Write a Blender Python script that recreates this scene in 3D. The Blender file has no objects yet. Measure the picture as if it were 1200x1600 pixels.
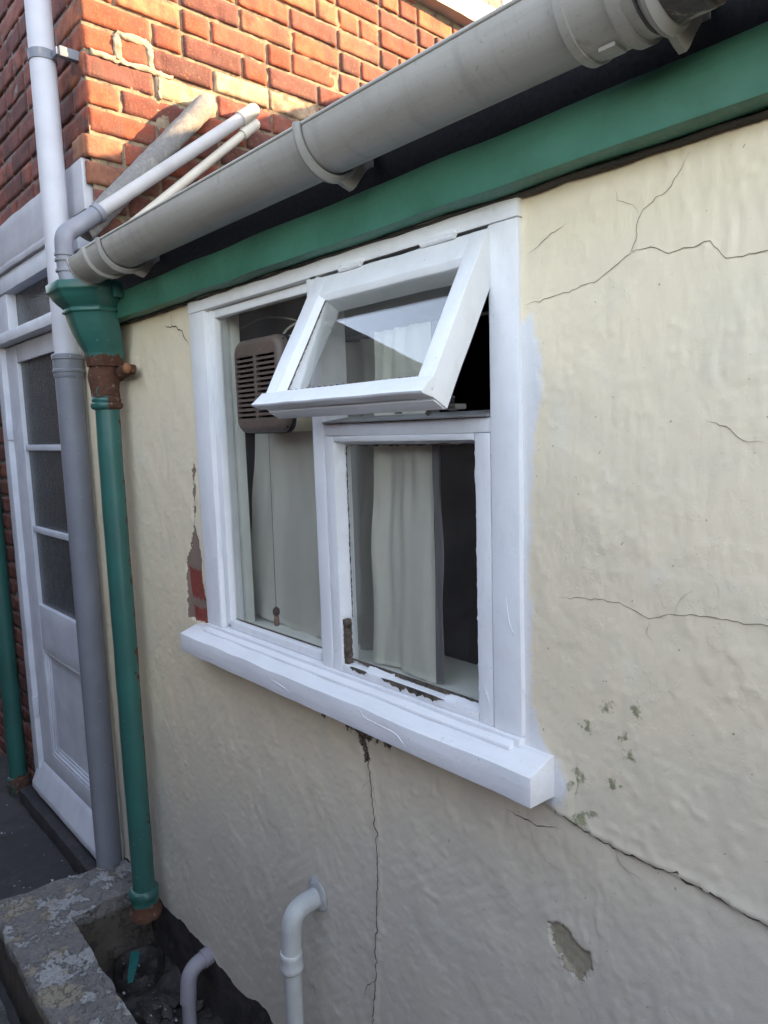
import bpy, bmesh, math, random
import numpy as np
from mathutils import Vector, Matrix, noise as mnoise
random.seed(7)
C = bpy.context.scene.collection
R = math.radians

# ------------------------------------------------------------------ camera
cam_d = bpy.data.cameras.new("Camera")
cam = bpy.data.objects.new("Camera", cam_d)
C.objects.link(cam)
cam_d.sensor_fit = 'HORIZONTAL'
cam_d.sensor_width = 36.0
cam_d.lens = 1092.97 / 1200 * 36.0
cam_d.clip_start = 0.02
cam_d.clip_end = 500
RW = ((0.6763536, 0.73589616, -0.03166451),
      (0.06526641, -0.10269437, -0.99256947),
      (-0.73367984, 0.66926131, -0.11748701))
m = Matrix(((RW[0][0], -RW[1][0], -RW[2][0], 0),
            (RW[0][1], -RW[1][1], -RW[2][1], 0),
            (RW[0][2], -RW[1][2], -RW[2][2], 0), (0, 0, 0, 1)))
cam.matrix_world = m
bpy.context.scene.camera = cam

# ------------------------------------------------------------------ light
SUN_DIR = Vector((0.53, 0.77, 0.35)).normalized()      # towards the sun
elev = math.asin(SUN_DIR.z)
azim = math.atan2(SUN_DIR.x, SUN_DIR.y)
w = bpy.data.worlds.new("World")
bpy.context.scene.world = w
w.use_nodes = True
nt = w.node_tree
nt.nodes.clear()
sky = nt.nodes.new('ShaderNodeTexSky')
sky.sky_type = 'NISHITA'
sky.sun_disc = False
sky.sun_elevation = elev
sky.sun_rotation = azim
sky.dust_density = 0.8
sky.air_density = 1.0
sky.ozone_density = 1.0
bg = nt.nodes.new('ShaderNodeBackground')
bg.inputs['Strength'].default_value = 0.15
wo = nt.nodes.new('ShaderNodeOutputWorld')
hs = nt.nodes.new('ShaderNodeHueSaturation')
hs.inputs['Saturation'].default_value = 0.72
nt.links.new(sky.outputs[0], hs.inputs['Color'])
tn = nt.nodes.new('ShaderNodeMix'); tn.data_type = 'RGBA'; tn.blend_type = 'MULTIPLY'
tn.inputs[0].default_value = 1.0
tn.inputs[7].default_value = (1.02, 0.935, 0.865, 1)
nt.links.new(hs.outputs[0], tn.inputs[6])
nt.links.new(tn.outputs[2], bg.inputs[0])
nt.links.new(bg.outputs[0], wo.inputs[0])
sl = bpy.data.lights.new("Sun", 'SUN')
sl.energy = 3.1
sl.angle = R(0.6)
sl.color = (1.0, 0.66, 0.34)
so = bpy.data.objects.new("Sun", sl)
C.objects.link(so)
so.rotation_euler = SUN_DIR.to_track_quat('Z', 'Y').to_euler()
vs = bpy.context.scene.view_settings
vs.view_transform = 'Standard'
vs.look = 'None'
vs.gamma = 1
vs.exposure = 3.2

# ------------------------------------------------------------------ helpers
def hide(x): return x

def tag(o, label=None, cat=None, group=None, kind=None):
    if label: o['label'] = label
    if cat: o['category'] = cat
    if group: o['group'] = group
    if kind: o['kind'] = kind
    return o

def empty(name, loc, label, cat, group=None):
    o = bpy.data.objects.new(name, None)
    o.empty_display_size = 0.05
    C.objects.link(o)
    o.location = loc
    return tag(o, label, cat, group)

def link(name, bm, mat, parent=None, smooth=None, label=None):
    me = bpy.data.meshes.new(name)
    bmesh.ops.recalc_face_normals(bm, faces=bm.faces[:])
    bm.to_mesh(me)
    bm.free()
    if mat: me.materials.append(mat)
    o = bpy.data.objects.new(name, me)
    C.objects.link(o)
    if smooth:
        me.polygons.foreach_set('use_smooth', [True] * len(me.polygons))
        if smooth < 180:
            try: me.set_sharp_from_angle(angle=R(smooth))
            except Exception: pass
    if parent:
        o.parent = parent
        o.matrix_parent_inverse = Matrix.Translation(-Vector(parent.location))
    if label: o['label'] = label
    return o

def box(bm, x0, x1, y0, y1, z0, z1, bev=0.0, seg=2, cuts=0):
    ms = [bm.verts.new((x, y, z)) for x in (x0, x1) for y in (y0, y1) for z in (z0, z1)]
    f = [(0, 1, 3, 2), (4, 6, 7, 5), (0, 4, 5, 1), (2, 3, 7, 6), (0, 2, 6, 4), (1, 5, 7, 3)]
    fs = [bm.faces.new([ms[i] for i in q]) for q in f]
    if bev > 0:
        es = list({e for a in fs for e in a.edges})
        bmesh.ops.bevel(bm, geom=es, offset=bev, segments=seg, profile=0.6, affect='EDGES')
    return bm

def prism(bm, poly, axis, a, b, bev=0.0):
    """poly of 2D points extruded along axis from a to b. axis x: (y,z); y: (x,z); z: (x,y)"""
    def P(p, t):
        return {'x': (t, p[0], p[1]), 'y': (p[0], t, p[1]), 'z': (p[0], p[1], t)}[axis]
    va = [bm.verts.new(P(p, a)) for p in poly]
    vb = [bm.verts.new(P(p, b)) for p in poly]
    n = len(poly)
    fs = [bm.faces.new(va), bm.faces.new(vb[::-1])]
    for i in range(n):
        fs.append(bm.faces.new([va[i], va[(i + 1) % n], vb[(i + 1) % n], vb[i]]))
    if bev:
        bmesh.ops.bevel(bm, geom=list({e for f in fs for e in f.edges}), offset=bev, segments=2, profile=0.6, affect='EDGES')

def wobble(bm, amp, scale, seed=0.0):
    for v in bm.verts:
        p = v.co * scale + Vector((seed, seed * 1.7, seed * 0.3))
        v.co += Vector((mnoise.noise(p), mnoise.noise(p + Vector((31, 7, 5))), mnoise.noise(p + Vector((3, 57, 11))))) * amp

def fine(bm, n_len):
    """cut long edges so that wobble can bend a board"""
    for it in range(7):
        es = [e for e in bm.edges if e.calc_length() > n_len]
        if not es: break
        bmesh.ops.subdivide_edges(bm, edges=es, cuts=1, use_grid_fill=True)
    bmesh.ops.triangulate(bm, faces=[f for f in bm.faces if len(f.verts) > 4])

def tube(bm, path, rad, n=28, cap=True, arc=None):
    """path of points, radius number or list"""
    P = [Vector(p) for p in path]
    rs = rad if isinstance(rad, (list, tuple)) else [rad] * len(P)
    rings = []
    up = None
    for i, p in enumerate(P):
        d = (P[min(i + 1, len(P) - 1)] - P[max(i - 1, 0)])
        if d.length < 1e-9: d = P[i] - P[i - 1] if i else P[1] - P[0]
        d.normalize()
        if up is None:
            up = Vector((0, 0, 1)) if abs(d.z) < 0.9 else Vector((0, 1, 0))
        s = d.cross(up)
        s.normalize()
        up = s.cross(d)
        up.normalize()
        rings.append([bm.verts.new(p + (s * math.cos(2 * math.pi * k / n) + up * math.sin(2 * math.pi * k / n)) * rs[i]) for k in range(n)])
    for a, b in zip(rings, rings[1:]):
        for k in range(n):
            bm.faces.new([a[k], a[(k + 1) % n], b[(k + 1) % n], b[k]])
    if cap:
        bm.faces.new(rings[0][::-1])
        bm.faces.new(rings[-1])
    return rings

def curve_pts(pts, r=0.03, n=8):
    """round off the corners of a polyline"""
    P = [Vector(p) for p in pts]
    out = [P[0]]
    for i in range(1, len(P) - 1):
        a = (P[i - 1] - P[i]); b = (P[i + 1] - P[i])
        d = min(r, a.length * 0.49, b.length * 0.49)
        A = P[i] + a.normalized() * d
        B = P[i] + b.normalized() * d
        for k in range(n + 1):
            t = k / n
            out.append(A * (1 - t) ** 2 + P[i] * 2 * t * (1 - t) + B * t * t)
    out.append(P[-1])
    return out

def lathe(bm, prof, cx, cy, n=32):
    """prof list of (r,z)"""
    rings = [[bm.verts.new((cx + r * math.cos(2 * math.pi * k / n), cy + r * math.sin(2 * math.pi * k / n), z)) for k in range(n)] for r, z in prof]
    for a, b in zip(rings, rings[1:]):
        for k in range(n):
            bm.faces.new([a[k], a[(k + 1) % n], b[(k + 1) % n], b[k]])
    bm.faces.new(rings[0][::-1])
    bm.faces.new(rings[-1])

# value noise on numpy arrays
_rng = np.random.RandomState(11)
_tab = _rng.rand(256, 256)
def vnoise(x, z):
    xi = np.floor(x).astype(int); zi = np.floor(z).astype(int)
    fx = x - xi; fz = z - zi
    fx = fx * fx * fx * (fx * (fx * 6 - 15) + 10); fz = fz * fz * fz * (fz * (fz * 6 - 15) + 10)
    a = _tab[xi % 256, zi % 256]; b = _tab[(xi + 1) % 256, zi % 256]
    c = _tab[xi % 256, (zi + 1) % 256]; d = _tab[(xi + 1) % 256, (zi + 1) % 256]
    return (a * (1 - fx) + b * fx) * (1 - fz) + (c * (1 - fx) + d * fx) * fz - 0.5
def fbm(x, z, o=4, g=0.5):
    s = 0; a = 1.0
    for i in range(o):
        s = s + a * vnoise(x * 2 ** i + 17.3 * i, z * 2 ** i + 9.1 * i)
        a *= g
    return s
def sstep(a, b, x):
    t = np.clip((x - a) / (b - a), 0, 1)
    return t * t * (3 - 2 * t)
def seg_dist(X, Z, pts):
    """unsigned distance and side to a polyline"""
    best = np.full(X.shape, 1e9); side = np.zeros(X.shape)
    for (x0, z0), (x1, z1) in zip(pts, pts[1:]):
        dx, dz = x1 - x0, z1 - z0
        t = np.clip(((X - x0) * dx + (Z - z0) * dz) / (dx * dx + dz * dz), 0, 1)
        d = np.hypot(X - x0 - t * dx, Z - z0 - t * dz)
        s = np.sign((X - x0) * dz - (Z - z0) * dx)
        side = np.where(d < best, s, side); best = np.minimum(d, best)
    return best, side
def poly_sd(X, Z, pts):
    """signed distance, positive inside the polygon"""
    q = list(pts) + [pts[0]]
    d, _ = seg_dist(X, Z, q)
    ins = np.zeros(X.shape, bool)
    for (x0, z0), (x1, z1) in zip(q, q[1:]):
        if z0 == z1: continue
        c = ((z0 > Z) != (z1 > Z)) & (X < (x1 - x0) * (Z - z0) / (z1 - z0) + x0)
        ins ^= c
    return np.where(ins, d, -d)

# ------------------------------------------------------------------ materials
class NT:
    def __init__(s, name):
        s.m = bpy.data.materials.new(name)
        s.m.use_nodes = True
        s.t = s.m.node_tree
        s.b = s.t.nodes['Principled BSDF']
        s.tc = s.t.nodes.new('ShaderNodeTexCoord')
    def n(s, t, **k):
        q = s.t.nodes.new(t)
        for a, v in k.items(): setattr(q, a, v)
        return q
    def l(s, a, b): s.t.links.new(a, b)
    def mapping(s, scale):
        q = s.n('ShaderNodeMapping')
        q.inputs['Scale'].default_value = scale if isinstance(scale, tuple) else (scale,) * 3
        s.l(s.tc.outputs['Object'], q.inputs[0])
        return q.outputs[0]
    def noise(s, scale, detail=6, rough=0.55, dist=0.0, off=0.0):
        q = s.n('ShaderNodeTexNoise')
        mp = s.mapping(scale)
        if off:
            ad = s.n('ShaderNodeVectorMath'); ad.operation = 'ADD'; ad.inputs[1].default_value = (off, off * 1.3, off * .7)
            s.l(mp, ad.inputs[0]); mp = ad.outputs[0]
        s.l(mp, q.inputs['Vector'])
        q.inputs['Scale'].default_value = 1.0
        q.inputs['Detail'].default_value = detail
        q.inputs['Roughness'].default_value = rough
        q.inputs['Distortion'].default_value = dist
        return q.outputs['Fac']
    def ramp(s, fac, pts, interp='LINEAR'):
        q = s.n('ShaderNodeValToRGB')
        q.color_ramp.interpolation = interp
        e = q.color_ramp.elements
        while len(e) < len(pts): e.new(0.5)
        for i, (p, c) in enumerate(pts):
            e[i].position = p
            e[i].color = (c, c, c, 1) if not isinstance(c, tuple) else c + (1,)
        s.l(fac, q.inputs[0])
        return q.outputs[0]
    def mix(s, fac, a, b, mode='MIX'):
        q = s.n('ShaderNodeMix')
        q.data_type = 'RGBA'; q.blend_type = mode
        for i, v in ((0, fac), (6, a), (7, b)):
            if isinstance(v, tuple): q.inputs[i].default_value = v + (1,)
            elif isinstance(v, (int, float)): q.inputs[i].default_value = v
            else: s.l(v, q.inputs[i])
        return q.outputs[2]
    def math(s, op, a, b=0.0, clamp=False):
        q = s.n('ShaderNodeMath'); q.operation = op; q.use_clamp = clamp
        for i, v in ((0, a), (1, b)):
            if isinstance(v, (int, float)): q.inputs[i].default_value = v
            else: s.l(v, q.inputs[i])
        return q.outputs[0]
    def attr(s, name, out='Fac'):
        q = s.n('ShaderNodeAttribute'); q.attribute_name = name
        return q.outputs[out]
    def bump(s, hs):
        prev = None
        for h, st, d in hs:
            q = s.n('ShaderNodeBump')
            q.inputs['Strength'].default_value = st
            q.inputs['Distance'].default_value = d
            s.l(h, q.inputs['Height'])
            if prev: s.l(prev, q.inputs['Normal'])
            prev = q.outputs[0]
        s.l(prev, s.b.inputs['Normal'])
    def base(s, c):
        if isinstance(c, tuple): s.b.inputs['Base Color'].default_value = c + (1,)
        else: s.l(c, s.b.inputs['Base Color'])
    def rough(s, r):
        if isinstance(r, (int, float)): s.b.inputs['Roughness'].default_value = r
        else: s.l(r, s.b.inputs['Roughness'])

def paint(name, col, dark, rough=0.45, specks=None, streak=(60, 60, 60), bump=0.0006, chips=None, chip_t=0.7):
    """gloss paint with brush marks, faint dirt and a few chips"""
    s = NT(name)
    n1 = s.noise(9, 5); n2 = s.noise(streak, 4, 0.6); n3 = s.noise(130, 4, 0.6)
    c = s.mix(s.ramp(n1, [(0.35, 0.0), (0.75, 1.0)]), col, dark)
    c = s.mix(s.ramp(s.noise(38, 8, 0.7, 0.6), [(0.66, 0.0), (0.72, 0.5)]), c, dark)
    if specks:
        c = s.mix(s.ramp(s.noise(170, 3, 0.5, off=5), [(0.745, 0.0), (0.76, 1.0)]), c, specks)
    if chips:
        ch = s.ramp(s.math('MULTIPLY', s.noise(14, 9, 0.7, 0.4, off=9), s.ramp(s.noise(3.1, 2, off=3), [(0.3, 0.6), (0.7, 1.15)])), [(chip_t, 0.0), (chip_t + 0.015, 1.0)])
        c = s.mix(ch, c, chips)
    s.base(c)
    s.rough(s.ramp(n3, [(0.3, rough - 0.08), (0.7, rough + 0.15)]))
    s.bump([(n2, 0.55, bump), (n3, 0.3, bump * 0.6), (n1, 0.5, 0.004)])
    return s.m

M = {}
def m_white(name, strk):
    s = NT(name)
    n1 = s.noise(6, 6, 0.6, 0.3); n2 = s.noise(strk, 5, 0.6); n3 = s.noise(140, 5, 0.65)
    c = s.mix(s.ramp(n1, [(0.35, 0.0), (0.75, 1.0)]), (0.83, 0.835, 0.85), (0.74, 0.745, 0.76))
    c = s.mix(s.ramp(n2, [(0.50, 0.0), (0.80, 0.5)]), c, (0.66, 0.665, 0.68))
    c = s.mix(s.ramp(s.noise(45, 10, 0.78, 0.9, off=5), [(0.635, 0.0), (0.67, 0.5)]), c, (0.55, 0.54, 0.52))
    c = s.mix(s.ramp(s.noise(210, 3, 0.5, off=2), [(0.72, 0.0), (0.74, 0.7)]), c, (0.30, 0.28, 0.26))
    s.base(c); s.rough(s.ramp(n1, [(0.3, 0.28), (0.7, 0.46)]))
    lay = s.ramp(s.noise((12, 12, 9), 8, 0.66, 1.0, off=6), [(0.0, 0.0), (0.47, 0.1), (0.48, 0.5), (0.60, 0.55), (0.612, 1.0)])
    s.bump([(n2, 0.6, 0.0012), (n3, 0.35, 0.0005), (n1, 0.5, 0.004), (lay, 0.5, 0.0008)])
    return s.m
M['white'] = m_white('white_gloss_paint', (40, 40, 14))
M['white_sill'] = m_white('white_sill_paint', (9, 70, 70))
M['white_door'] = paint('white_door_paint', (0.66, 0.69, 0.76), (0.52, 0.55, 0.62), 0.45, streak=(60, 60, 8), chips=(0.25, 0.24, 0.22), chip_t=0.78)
M['lintel'] = paint('grey_painted_lintel', (0.48, 0.48, 0.52), (0.38, 0.38, 0.42), 0.6, specks=(0.75, 0.75, 0.78))
M['green_fascia'] = paint('green_fascia_paint', (0.052, 0.185, 0.132), (0.030, 0.120, 0.078), 0.5, streak=(8, 60, 60), bump=0.0014, chips=(0.14, 0.27, 0.15), chip_t=0.69)
M['green_hopper'] = paint('green_hopper_paint', (0.016, 0.135, 0.100), (0.012, 0.085, 0.062), 0.42, specks=(0.3, 0.5, 0.4))
def m_gutter():
    s = NT('grey_gutter_plastic')
    n1 = s.noise((2.5, 26, 26), 6, 0.6); n2 = s.noise((30, 6, 6), 6, 0.65, off=3); n3 = s.noise(140, 5, 0.6)
    c = s.mix(s.ramp(n1, [(0.35, 0.0), (0.7, 1.0)]), (0.36, 0.355, 0.34), (0.275, 0.27, 0.255))
    c = s.mix(s.ramp(n2, [(0.52, 0.0), (0.72, 0.6)]), c, (0.22, 0.215, 0.195))
    c = s.mix(s.ramp(s.noise(20, 9, 0.72, 0.6, off=8), [(0.60, 0.0), (0.68, 0.5)]), c, (0.19, 0.19, 0.16))
    c = s.mix(s.ramp(n3, [(0.62, 0.0), (0.70, 0.35)]), c, (0.14, 0.135, 0.12))
    s.base(c); s.rough(s.ramp(n1, [(0.3, 0.45), (0.7, 0.66)]))
    s.bump([(s.noise((40, 90, 90), 5), 0.25, 0.0006), (n1, 0.3, 0.003)])
    return s.m
M['grey_pvc'] = m_gutter()
M['bracket'] = paint('grey_bracket_plastic', (0.25, 0.245, 0.235), (0.18, 0.175, 0.165), 0.5, bump=0.0003)
M['stack_grey'] = paint('grey_stack_plastic', (0.19, 0.20, 0.235), (0.155, 0.165, 0.195), 0.5, specks=(0.7, 0.7, 0.72), bump=0.0002)
M['stack_white'] = paint('pale_stack_paint', (0.52, 0.53, 0.585), (0.45, 0.455, 0.50), 0.62, bump=0.0003)
M['pipe_white'] = paint('weathered_white_plastic', (0.44, 0.43, 0.43), (0.33, 0.32, 0.32), 0.6, bump=0.0004)
M['pipe_cream'] = paint('cream_overflow_plastic', (0.52, 0.48, 0.41), (0.42, 0.38, 0.32), 0.55, bump=0.0003)
M['elbow_grey'] = paint('grey_elbow_plastic', (0.21, 0.22, 0.255), (0.15, 0.155, 0.18), 0.5, bump=0.0003)
M['waste_paint'] = paint('painted_waste_pipe', (0.45, 0.47, 0.47), (0.33, 0.345, 0.35), 0.5, bump=0.0012, streak=(40, 40, 14), chips=(0.1, 0.11, 0.1), chip_t=0.76)
M['waste_grey'] = paint('grey_waste_plastic', (0.27, 0.26, 0.30), (0.21, 0.20, 0.24), 0.5, bump=0.0003, specks=(0.6, 0.55, 0.5))
M['fan_brown'] = paint('brown_fan_plastic', (0.130, 0.096, 0.078), (0.10, 0.075, 0.062), 0.45, bump=0.0001, specks=(0.4, 0.38, 0.36))
M['fan_beige'] = paint('beige_fan_plastic', (0.78, 0.68, 0.46), (0.70, 0.61, 0.42), 0.5, bump=0.0001)
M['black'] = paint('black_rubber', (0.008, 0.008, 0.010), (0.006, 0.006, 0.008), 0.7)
M['gap'] = paint('dark_joint_and_shade', (0.035, 0.032, 0.030), (0.06, 0.055, 0.045), 0.9)
M['metal'] = paint('tarnished_metal', (0.05, 0.048, 0.045), (0.10, 0.09, 0.08), 0.45)
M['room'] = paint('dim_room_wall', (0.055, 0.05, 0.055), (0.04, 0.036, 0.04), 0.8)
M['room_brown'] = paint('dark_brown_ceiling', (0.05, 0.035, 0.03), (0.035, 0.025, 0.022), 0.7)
M['reveal'] = paint('pale_inner_reveal', (0.78, 0.79, 0.71), (0.70, 0.71, 0.64), 0.6)
M['stone'] = paint('pale_stone_sill', (0.50, 0.45, 0.36), (0.40, 0.36, 0.29), 0.85, bump=0.002)
M['leaf'] = paint('teal_paint_scrap', (0.02, 0.22, 0.20), (0.015, 0.17, 0.16), 0.4)
M['slate'] = paint('roof_slate', (0.075, 0.075, 0.085), (0.05, 0.05, 0.058), 0.6)
M['string'] = paint('pull_cord', (0.25, 0.22, 0.2), (0.2, 0.18, 0.16), 0.8)
M['bobble_dark'] = paint('brown_bobble', (0.07, 0.035, 0.03), (0.05, 0.025, 0.02), 0.4)
M['bobble_wood'] = paint('pale_wood_bobble', (0.30, 0.17, 0.12), (0.25, 0.14, 0.10), 0.5)

def m_green_pipe():
    s = NT('green_cast_pipe')
    n1 = s.noise(7, 5); 
    c = s.mix(s.ramp(n1, [(0.3, 0.0), (0.7, 1.0)]), (0.026, 0.120, 0.104), (0.026, 0.088, 0.080))
    # rust on the wall-facing right side and round the joints
    sep = s.n('ShaderNodeSeparateXYZ'); s.l(s.tc.outputs['Object'], sep.inputs[0])
    rb = s.attr('rust')
    rn = s.noise(26, 8, 0.7, 0.5)
    r = s.math('ADD', rb, s.math('MULTIPLY', s.math('SUBTRACT', rn, 0.5), 1.7))
    mask = s.ramp(r, [(0.50, 0.0), (0.53, 1.0)])
    rust = s.mix(s.noise(90, 6, 0.6), (0.035, 0.015, 0.010), (0.12, 0.048, 0.027))
    rust = s.mix(s.ramp(s.noise(60, 6, 0.7, off=4), [(0.60, 0.0), (0.66, 0.8)]), rust, (0.20, 0.17, 0.13))
    c = s.mix(mask, c, rust)
    c = s.mix(s.ramp(s.noise(120, 4, 0.5, off=2), [(0.745, 0.0), (0.76, 1.0)]), c, (0.36, 0.42, 0.32))
    s.base(c)
    s.rough(s.mix(mask, (0.38,) * 3, (0.9,) * 3))
    s.bump([(s.noise((50, 50, 12), 4), 0.5, 0.0012), (mask, 0.6, -0.0012), (s.noise(150, 5), 0.3, 0.0006)])
    return s.m
M['green_pipe'] = m_green_pipe()

def m_render():
    s = NT('cream_painted_render')
    ln = s.noise(1.6, 4); n2 = s.noise(11, 7, 0.62, 0.3); n3 = s.noise(70, 6, 0.62); n4 = s.noise((220, 220, 60), 3, 0.5)
    c = s.mix(s.ramp(ln, [(0.30, 0.0), (0.70, 1.0)]), (0.83, 0.715, 0.51), (0.775, 0.68, 0.50))
    c = s.mix(s.ramp(n2, [(0.45, 0.0), (0.80, 0.75)]), c, (0.70, 0.63, 0.48))
    c = s.mix(s.ramp(s.noise(5, 9, 0.72, 0.8, off=7), [(0.58, 0.0), (0.70, 0.45)]), c, (0.80, 0.76, 0.64))
    # darker, greyer colour mixed in towards the foot of the wall
    dn = s.math('ADD', s.attr('low_grey'), s.math('MULTIPLY', s.math('SUBTRACT', s.noise((3, 3, 5), 7, 0.65, 0.5, off=2), 0.5), 0.6))
    c = s.mix(s.ramp(dn, [(0.2, 0.0), (1.0, 1.0)]), c, (0.585, 0.56, 0.49))
    # pin-prick dirt
    c = s.mix(s.ramp(s.noise(150, 2, 0.4, off=4), [(0.765, 0.0), (0.79, 0.65)]), c, (0.24, 0.20, 0.14))
    c = s.mix(s.ramp(s.noise(26, 10, 0.75, 1.2, off=11), [(0.655, 0.0), (0.68, 0.35)]), c, (0.30, 0.26, 0.18))
    def over(att, amp, sc, colr, c, e=0.03, off=0.0):
        q = s.math('ADD', s.attr(att), s.math('MULTIPLY', s.math('SUBTRACT', s.noise(sc, 7, 0.65, 0.2, off=off), 0.5), amp))
        k = s.ramp(q, [(0.5 - e, 0.0), (0.5 + e, 1.0)])
        return s.mix(k, c, colr), k
    c, kg = over('moss', 2.6, 85, s.mix(s.noise(160, 4), (0.19, 0.20, 0.10), (0.42, 0.39, 0.25)), c, 0.16, 3)
    c, kw = over('white', 0.9, 24, (0.72, 0.715, 0.71), c, 0.14, 5)
    bare = s.mix(s.ramp(s.noise(60, 6, 0.7), [(0.35, 0.0), (0.6, 1.0)]), (0.42, 0.38, 0.28), (0.33, 0.30, 0.22))
    c, kb = over('bare', 1.3, 110, bare, c, 0.02, 8)
    rub = s.mix(s.ramp(s.noise(110, 5, 0.7), [(0.42, 0.0), (0.58, 1.0)]), (0.055, 0.045, 0.035), (0.25, 0.19, 0.14))
    c, kr = over('rubble', 1.7, 55, rub, c, 0.03, 12)
    # brick laid open by lost render: brick and lime mortar by height
    sep = s.n('ShaderNodeSeparateXYZ'); s.l(s.tc.outputs['Object'], sep.inputs[0])
    bz = s.math('FRACT', s.math('MULTIPLY', s.math('ADD', s.math('ADD', sep.outputs[2], 5.441), s.math('MULTIPLY', s.math('SUBTRACT', s.noise(30, 4), 0.5), 0.025)), 10.0))
    bm_ = s.ramp(bz, [(0.08, 1.0), (0.13, 0.0), (0.87, 0.0), (0.92, 1.0)])
    brick = s.mix(s.ramp(s.noise(90, 6, 0.7), [(0.40, 0.0), (0.62, 1.0)]), (0.30, 0.060, 0.040), (0.17, 0.045, 0.035))
    brick = s.mix(bm_, brick, s.mix(s.noise(80, 5), (0.26, 0.185, 0.145), (0.19, 0.12, 0.095)))
    brick = s.mix(s.ramp(s.attr('brickc'), [(0.45, 0.0), (0.55, 1.0)]), (0.24, 0.17, 0.135), brick)
    c, kk = over('brick', 0.8, 60, brick, c, 0.02, 1)
    s.base(c)
    s.rough(s.mix(kk, s.ramp(n3, [(0.3, 0.50), (0.7, 0.68)]), (0.9,) * 3))
    # flaked edges of old paint layers
    fl = s.ramp(s.noise((11, 11, 9), 9, 0.66, 0.15, off=6), [(0.0, 0.0), (0.44, 0.15), (0.455, 0.5), (0.58, 0.55), (0.595, 0.85), (0.66, 0.9), (0.67, 1.0)])
    s.bump([(n2, 0.2, 0.0014), (n3, 0.4, 0.0010), (s.noise((38, 38, 15), 7, 0.7, 0.5, off=15), 0.15, 0.0010), (s.noise(300, 4, 0.7, off=17), 0.35, 0.0005), (n4, 0.35, 0.0009), (s.math('MULTIPLY', fl, s.ramp(s.noise(2.6, 3, off=21), [(0.45, 0.0), (0.62, 1.0)])), 0.55, 0.0012), (kk, 1.0, -0.004), (kb, 1.0, -0.003), (kr, 0.8, -0.003), (kw, 0.5, 0.0008)])
    return s.m
M['render'] = m_render()

def m_brick(name, a, b, c2):
    s = NT(name)
    col = s.attr('tone', 'Color')
    n1 = s.noise(22, 8, 0.65, 0.3); n2 = s.noise(120, 6, 0.65); n3 = s.noise(8, 6, 0.7, 0.6, off=3)
    c = s.mix(s.ramp(n1, [(0.35, 0.0), (0.68, 0.8)]), col, s.mix(1.0, col, (0.55, 0.40, 0.38), 'MULTIPLY'))
    c = s.mix(s.ramp(n3, [(0.47, 0.0), (0.62, 0.8)]), c, a)
    c = s.mix(s.ramp(n2, [(0.57, 0.0), (0.66, 0.6)]), c, b)
    c = s.mix(s.ramp(s.noise(45, 8, 0.72, 0.5, off=6), [(0.70, 0.0), (0.73, 0.8)]), c, c2)
    s.base(c)
    s.rough(0.88)
    s.bump([(n1, 0.5, 0.005), (n2, 0.6, 0.0022), (n3, 0.4, 0.003)])
    return s.m
M['brick_sun'] = m_brick('sunlit_orange_brick', (0.10, 0.045, 0.035), (0.30, 0.13, 0.06), (0.50, 0.40, 0.28))
M['brick_shade'] = m_brick('shaded_red_brick', (0.06, 0.03, 0.028), (0.20, 0.09, 0.07), (0.30, 0.26, 0.22))  # shaded copy of the sunlit brick, darkness put into its colour

def m_rough(name, a, b, d, sc=30, rough=0.92, bump=0.004):
    s = NT(name)
    n1 = s.noise(sc, 8, 0.65, 0.3); n2 = s.noise(sc * 6, 5, 0.6); n3 = s.noise(sc * 0.35, 6, 0.7, 0.6, off=4)
    c = s.mix(s.ramp(n1, [(0.38, 0.0), (0.62, 1.0)]), a, b)
    c = s.mix(s.ramp(n3, [(0.52, 0.0), (0.60, 0.9)]), c, d)
    s.base(c); s.rough(rough)
    s.bump([(n1, 0.6, bump), (n2, 0.5, bump * 0.35), (n3, 0.4, bump)])
    return s.m
M['mortar'] = m_rough('lime_mortar', (0.27, 0.205, 0.135), (0.17, 0.13, 0.09), (0.085, 0.065, 0.05), 30)
M['mortar_dark'] = m_rough('grey_mortar', (0.24, 0.22, 0.20), (0.15, 0.14, 0.13), (0.08, 0.07, 0.07), 30)
M['smear'] = m_rough('white_cement_smear', (0.37, 0.30, 0.22), (0.29, 0.23, 0.165), (0.20, 0.16, 0.12), 30)
M['tarmac'] = m_rough('dark_tarmac', (0.030, 0.028, 0.032), (0.022, 0.020, 0.024), (0.040, 0.037, 0.040), 14, 0.85, 0.003)
M['plinth'] = m_rough('dark_bitumen', (0.035, 0.030, 0.030), (0.055, 0.047, 0.045), (0.022, 0.020, 0.020), 25, 0.8, 0.003)
M['pit'] = m_rough('wet_dark_sludge', (0.020, 0.018, 0.017), (0.038, 0.033, 0.030), (0.012, 0.011, 0.011), 22, 0.55, 0.012)
M['iron'] = m_rough('mottled_cast_iron', (0.050, 0.048, 0.050), (0.10, 0.095, 0.095), (0.38, 0.36, 0.32), 40, 0.7, 0.004)
M['lag'] = m_rough('grey_foam_lagging', (0.19, 0.185, 0.18), (0.15, 0.145, 0.14), (0.23, 0.22, 0.20), 120, 0.95, 0.002)
M['crack'] = m_rough('crack_shadow_dirt', (0.06, 0.048, 0.036), (0.11, 0.09, 0.065), (0.16, 0.13, 0.09), 60, 0.95, 0.002)
M['crack_fine'] = m_rough('hairline_crack_dirt', (0.20, 0.165, 0.115), (0.28, 0.235, 0.16), (0.34, 0.29, 0.2), 60, 0.95, 0.001)
M['old_wood'] = m_rough('bare_rotten_wood', (0.055, 0.042, 0.030), (0.13, 0.10, 0.075), (0.020, 0.017, 0.014), 60, 0.9, 0.002)
M['flake'] = m_rough('paint_flakes', (0.45, 0.46, 0.48), (0.30, 0.31, 0.33), (0.16, 0.15, 0.15), 40, 0.8, 0.002)
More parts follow.
